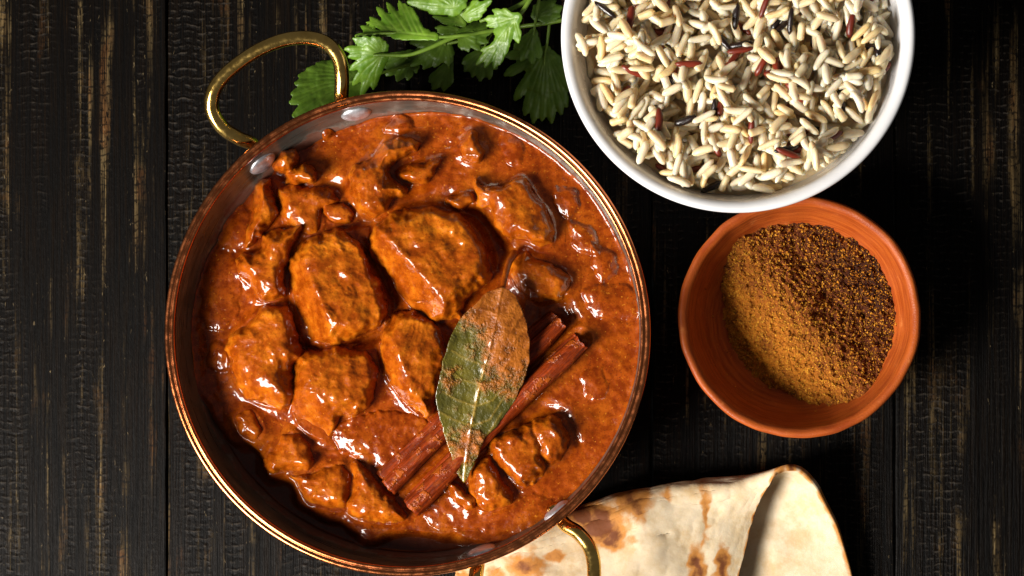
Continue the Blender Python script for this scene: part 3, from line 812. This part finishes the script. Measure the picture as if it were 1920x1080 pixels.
SPEC = [  # px, py, angle, colour, late?, label words
 (1137, 22, -38, "black", 1, "long black rice grain by the bowl wall nearest the coriander", "black grain by the wall"),
 (1380, 30, 82, "black", 1, "black rice grain pointed at both ends, standing alone among pale grains", "pointed black grain"),
 (1482, 42, 84, "black", 1, "purple brown rice grain with one white broken end", "white tipped dark grain"),
 (1286, 228, 18, "black", 1, "lone glossy black rice grain nearest the copper pan", "glossy black grain"),
 (1252, 146, -52, "black", 0, "short black rice grain half under a pale curved grain", "half hidden black grain"),
 (1615, 72, 76, "black", 0, "black rice grain close to a dark red one by the far wall", "far black grain"),
 (1388, 82, 6, "black", 0, "dark brown rice grain lying along a red grain", "brown grain"),
 (1336, 347, 24, "black", 0, "black rice grain poking out at the lowest edge of the rice", "lowest black grain"),
 (1584, 154, 60, "black", 0, "small black rice grain deep between pale grains near the spice bowl side", "deep black grain"),
 (1186, 40, 80, "red", 1, "dark red rice grain standing upright near the coriander side", "upright red grain"),
 (1200, 17, 8, "red", 0, "bright red rice grain lying across the top of another red one", "crosswise red grain"),
 (1249, 17, 74, "red", 0, "red rice grain partly covered by two pale grains", "covered red grain"),
 (1292, 121, 2, "red", 1, "clear red rice grain lying level in the open", "level red grain"),
 (1428, 126, 60, "red", 1, "slanting red rice grain, brightest in the middle of the bowl", "slanting red grain"),
 (1456, 146, -12, "red", 1, "maroon rice grain touching the foot of the slanting red grain", "maroon grain"),
 (1237, 228, 88, "red", 1, "narrow red rice grain standing straight beside the glossy black grain", "narrow red grain"),
 (1388, 94, 8, "red", 1, "red rice grain pressed against the dark brown grain", "pressed red grain"),
 (1595, 50, 80, "red", 1, "dark red rice grain upright by the far wall", "upright dark red grain"),
 (1434, 14, 68, "red", 1, "red rice grain between the pointed black and the white tipped grains", "middle upper red grain"),
 (1653, 130, 35, "red", 0, "maroon rice grain almost touching the far wall", "far maroon grain"),
 (1474, 216, 78, "red", 0, "dark maroon rice grain sunk in a gap", "sunken maroon grain"),
 (1496, 250, 14, "red", 0, "broad maroon rice grain near the spice bowl", "broad maroon grain"),
 (1246, 318, -36, "red", 0, "maroon rice grain against the bowl wall nearest the copper pan", "near maroon grain"),
 (1478, 291, -20, "red", 1, "short red rice grain close above the spice bowl", "short red grain"),
 (1224, 92, 10, "red", 0, "reddish rice grain end showing between cream grains", "red grain end"),
 (1560, 257, 30, "red", 0, "small brown red rice grain under pale grains by the near wall", "small brown red grain"),
]
RES = 0.0003; NG = 480
hm = np.zeros((NG, NG)); idm = np.full((NG, NG), -1)
gi = (np.arange(NG) - NG / 2) * RES
GX, GY = np.meshgrid(gi, gi, indexing='ij')
GR = np.hypot(GX, GY)
hm[:] = RZ - 0.0078 + 0.0022 * (1 - (GR / 0.062)**2) + 0.0016 * noise2(GX / 0.016, GY / 0.016, 9)
hm = np.minimum(hm, 0.058)
grains = []
def drop(x, y, ang, L, W, sink=0.0012):
    c, s = math.cos(ang), math.sin(ang)
    ext = L / 2 + 0.001
    i0, i1 = int((x - ext) / RES + NG / 2), int((x + ext) / RES + NG / 2) + 2
    j0, j1 = int((y - ext) / RES + NG / 2), int((y + ext) / RES + NG / 2) + 2
    if i0 < 0 or j0 < 0 or i1 >= NG or j1 >= NG: return None
    sx, sy = GX[i0:i1, j0:j1] - x, GY[i0:i1, j0:j1] - y
    u = sx * c + sy * s; vv = -sx * s + sy * c
    wu = (W / 2) * np.sqrt(np.clip(1 - np.abs(2 * u / L)**3, 0, 1))
    ins = (np.abs(u) < L / 2) & (np.abs(vv) < wu)
    if ins.sum() < 20: return None
    hp = np.sqrt(np.clip(wu**2 - vv**2, 0, None)) * 0.86
    h = hm[i0:i1, j0:j1]
    top = h + hp
    a = ins & (u < -0.12 * L); b = ins & (u > 0.12 * L)
    zl, zr = np.percentile(top[a], 92), np.percentile(top[b], 92)
    ul, ur = -0.3 * L, 0.3 * L
    tn = max(-0.30, min(0.30, (zr - zl) / (ur - ul)))
    zc = np.percentile((top - tn * u)[ins], 93) - sink
    r = math.hypot(x, y)
    for sg in (-1, 1):
        ex, ey = x + sg * c * L / 2, y + sg * s * L / 2
        if math.hypot(ex, ey) > bowl_in(zc + sg * tn * L / 2) - 0.0002: return None
    nt = zc + tn * u + hp
    up = ins & (nt > h)
    h[up] = nt[up]
    idm[i0:i1, j0:j1][up] = len(grains)
    return zc, math.atan(tn)
def add_grain(x, y, ang, kind, si, dark=False, label=None, short=None):
    L, W = (SHAPES[si][1], SHAPES[si][2]) if not dark else ((0.0108, 0.0026), (0.0098, 0.0029))[si]
    q = drop(x, y, ang, L, W)
    if q is None: return False
    grains.append(dict(x=x, y=y, z=q[0], tilt=q[1], ang=ang, kind=kind, si=si, dark=dark, label=label, short=short, roll=random.uniform(0, 6.28)))
    return True
def spec_xy(px, py):
    x, y, _ = P(px, py, RZ + 0.003); return x - BC[0], y - BC[1]
def rnd_batch(n):
    c = 0; tries = 0
    while c < n and tries < n * 14:
        tries += 1
        r = 0.0630 * random.random()**0.44; a = random.uniform(0, 2 * math.pi)
        kind = random.choices(["ivory", "cream", "honey"], [0.52, 0.38, 0.10])[0]
        if add_grain(r * math.cos(a), r * math.sin(a), random.uniform(0, math.pi), kind, random.randrange(6)): c += 1
rnd_batch(1050)
for s in SPEC:
    if not s[4]: add_grain(*spec_xy(s[0], s[1]), math.radians(s[2]), s[3], random.randrange(2), True, s[5], s[6])
for k in range(40):
    r = 0.058 * math.sqrt(random.random()); a = random.uniform(0, 6.28)
    add_grain(r * math.cos(a), r * math.sin(a), random.uniform(0, 3.14), random.choice(["red", "red", "black"]), random.randrange(2), True)
rnd_batch(330)
for k in range(8):
    r = 0.058 * math.sqrt(random.random()); a = random.uniform(3.3, 6.2)
    add_grain(r * math.cos(a), r * math.sin(a), random.uniform(0, 3.14), random.choice(["red", "black"]), random.randrange(2), True)
rnd_batch(190)
for s in SPEC:
    if s[4]: add_grain(*spec_xy(s[0], s[1]), math.radians(s[2]), s[3], random.randrange(2), True, s[5], s[6])
rnd_batch(45)
# which grains show, inside the frame
vis = {}
ii, jj = np.nonzero(idm >= 0)
wy_top = P(0, 0, RZ)[1] - BC[1]
for i, j in zip(ii, jj):
    if gi[j] < wy_top: vis[idm[i, j]] = vis.get(idm[i, j], 0) + 1
order = sorted([k for k in range(len(grains)) if not grains[k]["dark"]], key=lambda k: -vis.get(k, 0))
single = set(order[:300]) | {k for k, g in enumerate(grains) if g["dark"] and vis.get(k, 0) > 8}
lands = [(g["x"], g["y"], g["short"]) for g in grains if g["short"]]
used_labels = {}
DIRS = ["on the spice bowl side of", "toward the table edge from", "beyond", "uphill of", "on the coriander side of", "on the copper pan side of", "on the near side of", "below"]
WORD = {"slender": "slender", "plump": "plump", "curved": "curved", "blunt": "short blunt"}
def side_phrase(dx, dy):
    if abs(dx) > abs(dy): return "right of" if dx > 0 else "left of"
    return "above" if dy > 0 else "below"
def grain_matrix(g):
    return Matrix.Translation((BC[0] + g["x"], BC[1] + g["y"], g["z"])) @ Matrix.Rotation(g["ang"], 4, 'Z') @ Matrix.Rotation(-g["tilt"], 4, 'Y') @ Matrix.Rotation(g["roll"], 4, 'X')
MESHV = {}
def rice_mesh(kind, si, dark):
    key = (kind, si, dark)
    if key not in MESHV:
        me = (DM if dark else GM)[si][0].copy(); me.materials.append(RICE[kind]); MESHV[key] = me
    return MESHV[key]
rest_v, rest_f, rest_m, nb = [], [], [], 0
KIND_I = ["ivory", "cream", "honey", "red", "black"]
for k, g in enumerate(grains):
    if k in single:
        o = bpy.data.objects.new("rice_grain", rice_mesh(g["kind"], g["si"], g["dark"]))
        COL.objects.link(o); o.matrix_world = grain_matrix(g)
        lab = g["label"]
        if not lab:
            ds = sorted(((math.hypot(g["x"] - lx, g["y"] - ly), lx, ly, n) for lx, ly, n in lands))
            posture = "tipped up" if abs(g["tilt"]) > 0.18 else "lying flat"
            shp = WORD[SHAPES[g["si"]][0]] if not g["dark"] else "dark"
            best = None
            for gap, words in ((0.009, "right beside, "), (1, "")):
                pass
            for d, lx, ly, n in ds[:4]:
                where = side_phrase(g["x"] - lx, g["y"] - ly)
                near = "just " if d < 0.008 else ""
                cand = f"{shp} {g['kind']} rice grain {posture} {near}{where} the {n}"
                if cand not in used_labels: best = cand; break
            if best is None:
                d, lx, ly, n = ds[0]
                d2, lx2, ly2, n2 = ds[1]
                best = f"{g['kind']} grain {side_phrase(g['x']-lx, g['y']-ly)} {n}, facing {n2}"[:200]
            lab = best
        used_labels[lab] = used_labels.get(lab, 0) + 1
        tag(o, lab, "rice grain", "rice grains in the white bowl" if not g["dark"] else "coloured rice grains in the white bowl")
    else:
        mv, ff = (DM if g["dark"] else GM)[g["si"]][1:]
        mw = np.array(grain_matrix(g))
        vv = mv @ mw[:3, :3].T + mw[:3, 3]
        rest_v.append(vv); rest_f += [[q + nb for q in fc] for fc in ff]; rest_m += [KIND_I.index(g["kind"])] * len(ff); nb += len(vv)
bedn = 60
bx = np.linspace(-0.0605, 0.0605, bedn)
bv = [(BC[0] + r * math.cos(a), BC[1] + r * math.sin(a), min(RZ - 0.0086 + 0.0022 * (1 - (r / 0.062)**2), 0.0535)) for r in np.linspace(0.0005, 0.0612, 20) for a in np.linspace(0, 2 * math.pi, 60, endpoint=False)]
rest_v.append(np.array(bv)); rest_f += [[int(q) + nb for q in fc] for fc in grid_faces(20, 60, True)]; rest_m += [1] * (19 * 60)
rc = np.array([*BC, 0.045])
me = mesh_np("rice", np.concatenate(rest_v) - rc, rest_f)
for kname in KIND_I: me.materials.append(RICE[kname])
me.polygons.foreach_set("material_index", np.array(rest_m, np.int32))
o = bpy.data.objects.new("rice", me); COL.objects.link(o); o.location = rc
tag(o, "rest of the mixed rice heaped in the white bowl", "rice", None, "stuff")

# ------------------------------------------------------------------ spice bowl and powder
SZ = 0.036
SC = P(1500, 595, SZ)[:2]
sb = empty("spice_bowl", (*SC, 0), "small terracotta clay bowl of ground spice below the white bowl", "bowl")
so_ = prof_smooth([(0.0, 0.0005), (0.020, 0.0005), (0.026, 0.003), (0.036, 0.012), (0.0435, 0.022), (0.0473, 0.031), (0.0481, 0.0345)], 40)
lip = [(0.0482, 0.0355), (0.0478, 0.0364), (0.0470, 0.0369), (0.0460, 0.0368), (0.0450, 0.0362), (0.0443, 0.0352)]
SIZ = np.array([0.0045, 0.006, 0.009, 0.013, 0.019, 0.026, 0.032, 0.0345]); SIR = np.array([0.0, 0.018, 0.0265, 0.0325, 0.0380, 0.0415, 0.0435, 0.0440])
si_ = prof_smooth(np.stack([SIR, SIZ], -1)[::-1], 44)
prof = np.concatenate([so_, np.array(lip), si_])[::-1]
def claywob(a, r, z):
    n = noise2(np.cos(a) * 1.6 + 4, np.sin(a) * 1.6, 12)
    return (0.0007 * n + 0.0003 * noise2(np.cos(a) * 5, np.sin(a) * 5, 13)) * np.clip(r / 0.03, 0, 1) * np.clip(z / 0.02, 0, 1), 0.0006 * n * np.clip(z / 0.036, 0, 1)**2 + 0.00025 * noise2(np.cos(a) * 6 + z * 90, np.sin(a) * 6, 14) * np.clip(z / 0.036, 0, 1)
v, f = lathe(prof, 200, claywob)
link("bowl_body", mesh_np("bowl_body", v, f), CLAY, sb, (0, 0, 0))

def powder_z(x, y):
    r = np.hypot(x, y)
    u = x * 0.80 + y * 0.60
    t = -x * 0.6 + y * 0.8
    z = 0.0098 + 0.0125 * sstep(-0.031, 0.004, u) - 0.0026 * sstep(0.002, 0.017, u) + 0.0020 * np.exp(-(u / 0.012)**2 - (t / 0.020)**2)
    z = z + 0.0011 * fbm(x / 0.010, y / 0.010, 3, 21) + 0.0009 * ridged(x / 0.004, y / 0.004, 2, 22) - 0.0016 * np.exp(-((x - 0.012)**2 + (y - 0.003)**2) / 0.00004)
    return z
n = 230
g = np.linspace(-0.041, 0.041, n)
xx, yy = np.meshgrid(g, g, indexing='ij')
zz = powder_z(xx, yy) + 0.00035 * fbm(xx / 0.0012, yy / 0.0012, 2, 23)
wallz = np.interp(np.hypot(xx, yy), SIR, SIZ)
zz = np.maximum(zz, wallz - 0.0014)
f = grid_faces(n, n)
ok = (zz - wallz).ravel()[f].max(1) > -0.0013
f = f[ok]
used = np.unique(f); mp = np.full(n * n, -1); mp[used] = np.arange(len(used))
pv = [np.stack([xx, yy, zz], -1).reshape(-1, 3)[used]]; pf = [list(map(int, q)) for q in mp[f][:, ::-1]]
nb = len(pv[0])
OCT = np.array([(1, 0, 0), (-1, 0, 0), (0, 1, 0), (0, -1, 0), (0, 0, 1), (0, 0, -1)], float)
OF = [(0, 2, 4), (2, 1, 4), (1, 3, 4), (3, 0, 4), (2, 0, 5), (1, 2, 5), (3, 1, 5), (0, 3, 5)]
cnt = 0
for _ in range(34000):
    r = 0.040 * math.sqrt(random.random()); a = random.uniform(0, 6.2832)
    x, y = r * math.cos(a), r * math.sin(a)
    cand = float(powder_z(np.array(x), np.array(y)))
    wz = float(np.interp(r, SIR, SIZ))
    if cand < wz - 0.0002:
        if random.random() > 0.012 or wz > 0.028: continue
        cand = wz
    s = 0.00010 + 0.00038 * random.random()**5
    q = OCT * (s * np.array([random.uniform(0.7, 1.5), random.uniform(0.7, 1.3), random.uniform(0.6, 1.1)])) + rng.normal(0, s * 0.34, (6, 3))
    th_ = random.uniform(0, 6.28); c, sn = math.cos(th_), math.sin(th_); ph = random.uniform(-0.8, 0.8)
    R = np.array([[c, -sn, 0], [sn, c, 0], [0, 0, 1]]) @ np.array([[math.cos(ph), 0, math.sin(ph)], [0, 1, 0], [-math.sin(ph), 0, math.cos(ph)]])
    pv.append(q @ R.T + np.array([x, y, cand + s * 0.3]))
    pf += [[nb + i for i in t] for t in OF]; nb += 6; cnt += 1
me = mesh_np("spice_powder", np.concatenate(pv), pf, False)
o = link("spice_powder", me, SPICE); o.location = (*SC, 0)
tag(o, "heap of coarse ground orange brown spice in the clay bowl", "spice", None, "stuff")

# ------------------------------------------------------------------ folded flatbread
NC = np.array([
 [(730,1330,6),(900,1330,8),(1060,1330,10),(1180,1330,12),(1290,1330,12),(1330,1330,11)],
 [(800,1220,10),(940,1210,12),(1080,1205,14),(1205,1200,16),(1310,1195,15),(1358,1190,13)],
 [(838,1130,13),(960,1110,14),(1090,1095,16),(1225,1080,18),(1335,1070,16),(1386,1068,13)],
 [(852,1082,13),(968,1045,14),(1098,1015,16),(1245,985,19),(1358,975,17),(1408,975,14)],
 [(860,1058,13),(968,1016,14),(1096,975,16),(1255,935,20),(1380,922,21),(1428,925,20)],
 [(860,1048,8),(962,1002,9),(1088,958,10),(1250,917,13),(1390,906,18),(1462,888,27)],
 [(862,1054,3.2),(965,1010,3.2),(1095,970,3.4),(1275,932,4.5),(1440,900,11),(1506,888,25)],
 [(855,1100,3),(968,1060,3),(1098,1020,3),(1285,985,3.5),(1468,950,8.5),(1550,952,17)],
 [(845,1180,3),(965,1150,3),(1098,1120,3),(1290,1085,3.5),(1490,1065,7.5),(1594,1068,10)],
 [(820,1330,3),(950,1330,3),(1090,1330,3),(1290,1330,3.5),(1500,1330,4),(1640,1330,6)]], float)
nr, ncol = 260, 190
rows = np.stack([spline(NC[i], ncol) for i in range(len(NC))])            # 10 x ncol x 3
G = np.stack([spline(rows[:, j], nr) for j in range(ncol)], 1)            # nr x ncol x 3
px, py, zm = G[..., 0], G[..., 1], np.maximum(G[..., 2], 2.8)
tpar = np.linspace(0, 9, nr)[:, None] + 0 * px
front = sstep(5.6, 5.0, tpar)
ew = 2.0 * noise2(tpar * 1.7, tpar * 0 + 3, 31) * sstep(0.80, 1.0, np.linspace(0, 1, ncol))[None, :]
px = px + ew
V = PA(px, py, zm * 0.001)
du = np.gradient(V, axis=0); dv = np.gradient(V, axis=1)
nrm = np.cross(du, dv); nrm /= np.linalg.norm(nrm, axis=-1)[..., None] + 1e-12
if nrm[60, 90, 2] < 0: nrm = -nrm; flip = True
else: flip = False
arc = np.linspace(0, 1, ncol)[None, :] * 700 + 0 * px
rowc = tpar * 95
bumpz = 0.0009 * fbm(arc / 75, rowc / 75, 2, 33) + 0.00022 * fbm(arc / 24, rowc / 24, 2, 34)
bumpz = bumpz * (1 - 0.8 * sstep(0.74, 0.84, np.linspace(0, 1, ncol))[None, :])
V = V + nrm * bumpz[..., None]
char = np.zeros_like(px)
SPOTS = [(1128, 985, 40, 30, .98), (1085, 968, 38, 20, .92), (1150, 1005, 22, 22, .9), (1190, 945, 32, 22, .75), (1205, 960, 12, 26, .5), (1250, 932, 16, 10, .5), (1185, 1012, 12, 10, .45), (1322, 955, 9, 42, .62), (1318, 1010, 8, 26, .45),
         (1305, 1062, 14, 34, .85), (1352, 1062, 11, 40, .85), (990, 1062, 36, 20, .75), (1040, 1042, 22, 10, .62), (930, 1075, 30, 14, .5), (1000, 1035, 14, 22, .35), (1180, 975, 22, 14, .4), (870, 1075, 20, 12, .6)]
for sx, sy, rx, ry, am in SPOTS:
    wx = px + 9 * noise2(px / 22, py / 22, 35) + 4 * noise2(px / 9, py / 9, 37); wy = py + 9 * noise2(px / 22, py / 22, 36) + 4 * noise2(px / 9, py / 9, 38)
    char = np.maximum(char, front * am * np.exp(-(((wx - sx) / rx)**2 + ((wy - sy) / ry)**2) * 0.62))
edge = np.linspace(0, 1, ncol)[None, :]
char = np.maximum(char, 0.85 * sstep(0.965, 1.0, edge) * (0.55 + 0.6 * noise2(tpar * 3, tpar * 0, 39)))
char = np.maximum(char, 0.42 * np.exp(-((tpar - 5.2) / 0.35)**2) * sstep(0.72, 0.95, edge))
hole = np.exp(-(((px - 1246) / 9)**2 + ((py - 1001) / 7)**2)) * front
V = V - nrm * (0.0022 * hole)[..., None]
char = np.maximum(char, hole * 0.55)
me = mesh_np("flatbread", (V.reshape(-1, 3) - np.array(P(1250, 1000, 0))), grid_faces(nr, ncol)[:, ::-1] if not flip else grid_faces(nr, ncol), True, {"char": char.ravel()})
o = link("flatbread", me, NAAN); o.location = P(1250, 1000, 0)
s2 = o.modifiers.new("thick", 'SOLIDIFY'); s2.thickness = 0.0024; s2.offset = -1
tag(o, "folded charred naan flatbread tucked under the pan rim", "bread")

# ------------------------------------------------------------------ coriander
def leaf(parent, veins, webs, zf, mat, label=None):
    """veins: (points, w0, w1) in pixels; webs: fat tapered strokes that join the lobes"""
    strokes = list(veins) + list(webs)
    pts = np.concatenate([np.array(s[0], float) for s in strokes])
    pad = 22
    bb = (pts[:, 0].min() - pad, pts[:, 1].min() - pad, pts[:, 0].max() + pad, pts[:, 1].max() + pad)
    def sd(x, y):
        d = np.full(x.shape, 1e9)
        wob = 0.7 * noise2(x / 7, y / 7, 3)
        for p, w0, w1 in strokes:
            q, t = seg_d(x, y, p)
            w = w0 + (w1 - w0) * t
            w = w * np.where(t > 0.75, np.sqrt(np.clip(1 - ((t - 0.75) / 0.27)**2, 0.02, 1)), 1.0)
            e = q - w * 1.36
            h = np.clip(0.5 + 0.5 * (d - e) / 3.0, 0, 1)
            d = d * (1 - h) + e * h - 3.0 * h * (1 - h) * 0.5
        return d + wob
    px, py, f = trim_grid(sd, bb, 1.8, 0, True)
    vein = np.zeros(px.shape)
    for p, w0, w1 in veins:
        q, t = seg_d(px, py, p); vein = np.maximum(vein, np.exp(-(q / (1.9 - 0.9 * t))**2) * (1 - 0.5 * t))
    dd = sd(px, py)
    z = zf(px, py) + 0.0016 * np.exp(-(vein * 0 + np.clip(-dd, 0, 30)) / 9.0) * -0.6 + 0.0006 * noise2(px / 30, py / 30, 5) + 0.00010 * noise2(px / 9, py / 9, 6) - 0.00022 * vein
    V = PA(px, py, np.maximum(z, 0.0012)) - np.array(parent.location)
    o = link("leaf", mesh_np("leaf", V, f[:, ::-1], True, {"vein": vein}), mat, parent, (0, 0, 0))
    m = o.modifiers.new("thick", 'SOLIDIFY'); m.thickness = 0.00035; m.offset = -1
    if label: o["label"] = label
    return o
def stem(parent, pts, r0, r1):
    q = spline([P(*p) for p in pts], 40) - np.array(parent.location)
    v, f = tube(q, 0.78 * np.linspace(r0, r1, 40), 10)
    return link("stem", mesh_np("stem", v, f, True, {"vein": 0.3 * np.ones(len(v))}), STEM, parent, (0, 0, 0))
def fan(base, tips, w0, w1, bend=0.0):
    out = []
    for t in tips:
        w = t[2] if len(t) > 2 else w1
        mx, my = (base[0] + t[0]) / 2, (base[1] + t[1]) / 2
        out.append(([base, (mx - bend * (t[1] - base[1]), my + bend * (t[0] - base[0])), t[:2]], w0, w))
    return out
def plane_z(cx, cy, z0, gx, gy): return lambda x, y: z0 + 1e-5 * (gx * (x - cx) + gy * (y - cy))
CGRP = "fresh coriander sprigs behind the pan"
A = empty("coriander_sprig", P(800, 80, 0.0), "bright coriander sprig with two toothed leaves reaching toward the brass handle", "coriander", CGRP)
mid = [(815, 68), (740, 60), (668, 66)]
leaf(A, [(mid, 6, 4), ([(705, 62), (677, 49)], 5, 4), ([(728, 60), (695, 33)], 6, 5), ([(745, 59), (708, 14)], 7, 5), ([(752, 58), (688, 42)], 4, 4), ([(760, 58), (726, 5)], 7, 4.5), ([(772, 58), (748, 2)], 7, 4.5), ([(782, 60), (759, 8)], 6, 4.5), ([(792, 62), (770, 14)], 5, 4)],
     [([(800, 65), (730, 52)], 8, 16), ([(760, 60), (745, 32)], 12, 12)], plane_z(740, 40, 0.030, 6, 9), LEAF_LIT)
leaf(A, fan((716, 103), [(664, 73), (682, 70), (699, 69), (711, 71), (722, 79), (648, 92), (655, 106), (657, 130), (663, 158), (678, 178), (700, 166)], 6, 6, 0.06),
     [([(716, 103), (680, 96)], 10, 20), ([(712, 108), (682, 145)], 12, 22)], lambda x, y: 0.029 - 0.00013 * np.clip(y - 112, 0, 90) + 0.00010 * np.clip(112 - y, 0, 50), LEAF_LIT)
stem(A, [(666, 68, .030), (740, 62, .031), (815, 69, .031), (870, 66, .030), (905, 60, .027), (970, 50, .024)], 0.0007, 0.0012)
stem(A, [(700, 104, .030), (720, 103, .0305), (765, 103, .030), (805, 90, .030), (850, 70, .029), (890, 60, .028)], 0.0008, 0.0013)
B = empty("coriander_sprig", P(930, 40, 0.0), "lit coriander sprig with a deeply cut leaf hanging beside the rice bowl", "coriander", CGRP)
leaf(B, [([(970, 32), (930, 82), (894, 121)], 6, 5), ([(938, 72), (909, 126)], 6, 4.5), ([(942, 72), (927, 128)], 6, 4.5), ([(948, 62), (937, 120)], 6, 4.5), ([(955, 52), (945, 103)], 7, 5), ([(963, 42), (972, 79)], 6, 5), ([(966, 40), (975, 68)], 4, 4),
         ([(970, 32), (914, 48)], 7, 6), ([(955, 36), (910, 36)], 6, 6), ([(958, 32), (925, 19)], 6, 5), ([(960, 31), (944, 17)], 5, 4), ([(925, 88), (903, 95)], 4, 4)],
     [([(968, 36), (935, 75)], 8, 17), ([(962, 34), (932, 40)], 8, 13)], plane_z(935, 70, 0.030, 5, -7), LEAF_LIT)
leaf(B, fan((868, 66), [(866, 92), (878, 95), (887, 86), (900, 92), (914, 78), (920, 60), (915, 45), (895, 42), (878, 48)], 6, 6), [([(868, 66), (895, 66)], 10, 18)], plane_z(890, 68, 0.022, 4, 4), LEAF_SHADED)
leaf(B, fan((862, 34), [(878, 8), (895, 2), (920, 2), (910, 18), (902, 30), (886, 36)], 6, 6), [([(862, 32), (895, 18)], 8, 15)], plane_z(890, 18, 0.029, 8, -8), LEAF_LIT)
leaf(B, fan((868, 44), [(812, 31), (826, 40), (842, 27), (846, 16), (858, 22)], 5, 4), [], plane_z(840, 32, 0.027, -3, 3), LEAF_LIT)
leaf(B, fan((858, 58), [(818, 52), (822, 60), (842, 48), (848, 64)], 5, 5), [], plane_z(840, 56, 0.018, 0, 3), LEAF_SHADED)
leaf(B, fan((852, 14), [(768, 4), (785, -22), (810, -36), (838, -34), (866, -22), (800, 14), (872, 0)], 9, 10), [([(850, 12), (810, -6)], 14, 26)], plane_z(815, 0, 0.030, 2, -6), LEAF_LIT)
stem(B, [(962, 40, .031), (970, 32, .031), (984, 15, .031), (1003, -18, .030), (1020, -60, .028)], 0.0009, 0.0014)
stem(B, [(900, 40, .024), (930, 30, .026), (958, 17, .028), (985, 3, .028), (1010, -20, .027)], 0.0009, 0.0014)
Cc = empty("coriander_sprig", P(1010, 130, 0.0), "coriander sprig lying in the dark shade between pan and rice bowl", "coriander", CGRP)
stem(Cc, [(940, 56, .006), (975, 50, .008), (1020, 44, .011), (1060, 36, .012), (1100, 26, .010)], 0.0010, 0.0013)
stem(Cc, [(1030, 44, .010), (1026, 80, .008), (1021, 110, .006), (1020, 160, .004)], 0.0009, 0.0005)
leaf(Cc, fan((1024, 95), [(1050, 118), (1062, 140), (1066, 168), (1062, 198), (1052, 212), (1034, 228), (1016, 224), (1000, 228), (984, 214), (966, 186), (980, 170), (948, 140), (950, 105)], 7, 8),
     [([(1022, 105), (1020, 175)], 10, 34), ([(1022, 110), (990, 125)], 8, 20)], plane_z(1010, 160, 0.006, 0, 0), LEAF_SHADED)
E = empty("coriander_sprig", P(820, 110, 0.0), "small shaded coriander leaves under the bright sprig", "coriander", CGRP)
leaf(E, fan((836, 74), [(768, 108), (772, 122), (795, 128), (815, 124), (842, 122), (846, 108)], 7, 7), [([(836, 76), (810, 108)], 8, 20)], plane_z(810, 100, 0.015, 0, 0), LEAF_SHADED)
leaf(E, fan((842, 120), [(806, 152), (812, 166), (832, 168), (842, 160)], 6, 7), [], plane_z(825, 150, 0.008, 0, 0), LEAF_SHADED)
leaf(E, fan((820, 72), [(770, 80), (785, 88), (806, 86), (800, 64)], 6, 6), [], plane_z(800, 78, 0.018, 0, 0), LEAF_SHADED)
stem(E, [(842, 128, .008), (838, 100, .012), (836, 74, .016), (860, 66, .018), (900, 60, .018)], 0.0006, 0.0009)
leaf(E, fan((905, 96), [(868, 118), (872, 132), (886, 142), (900, 150), (918, 146), (930, 128), (925, 110)], 7, 7), [([(905, 98), (902, 125)], 8, 18)], plane_z(900, 120, 0.010, 0, 0), LEAF_SHADED)
stem(E, [(905, 100, .0105), (912, 80, .014), (925, 60, .017), (950, 48, .018)], 0.0006, 0.0009)
F = empty("coriander_sprig", P(740, 110, 0.0), "dim coriander leaf drooping low behind the pan rim", "coriander", CGRP)
leaf(F, fan((770, 102), [(722, 110), (716, 124), (725, 140), (745, 150), (765, 148), (780, 134)], 7, 7), [([(768, 104), (745, 128)], 8, 16)], plane_z(745, 125, 0.008, 0, 0), LEAF_SHADED)
stem(F, [(760, 110, .0085), (790, 96, .011), (840, 82, .014), (900, 70, .016)], 0.0006, 0.0009)
G_ = empty("coriander_sprig", P(985, 90, 0.0), "dark coriander leaf just beside the white bowl under the long stem", "coriander", CGRP)
leaf(G_, fan((1000, 62), [(985, 96), (978, 112), (998, 118), (1012, 108), (965, 92)], 6, 7), [([(1000, 64), (992, 92)], 7, 14)], plane_z(990, 90, 0.012, 0, 0), LEAF_SHADED)
leaf(G_, fan((1005, 30), [(1020, 4), (1040, 2), (1052, 14), (1048, 30), (1032, 36), (1010, 8)], 6, 8), [([(1006, 28), (1034, 18)], 8, 16)], plane_z(1030, 18, 0.016, 0, 0), LEAF_SHADED)
stem(G_, [(1000, 66, .0125), (1003, 48, .014), (1006, 28, .0165), (1012, -10, .018)], 0.0006, 0.0009)
L1 = empty("coriander_leaf", P(600, 170, 0.0), "single broad scalloped coriander leaf behind the brass handle", "coriander", CGRP)
leaf(L1, fan((672, 150), [(612, 118), (596, 120), (578, 130), (563, 142), (556, 156), (549, 176), (546, 192), (552, 216), (575, 214), (640, 120)], 6, 9, 0.05),
     [([(668, 152), (595, 168)], 20, 40), ([(650, 165), (600, 190)], 24, 24)], plane_z(600, 165, 0.014, -4, 5), LEAF_SHADED)
stem(L1, [(640, 158, .0145), (672, 150, .0145), (720, 135, .012), (790, 115, .009)], 0.0007, 0.0009)
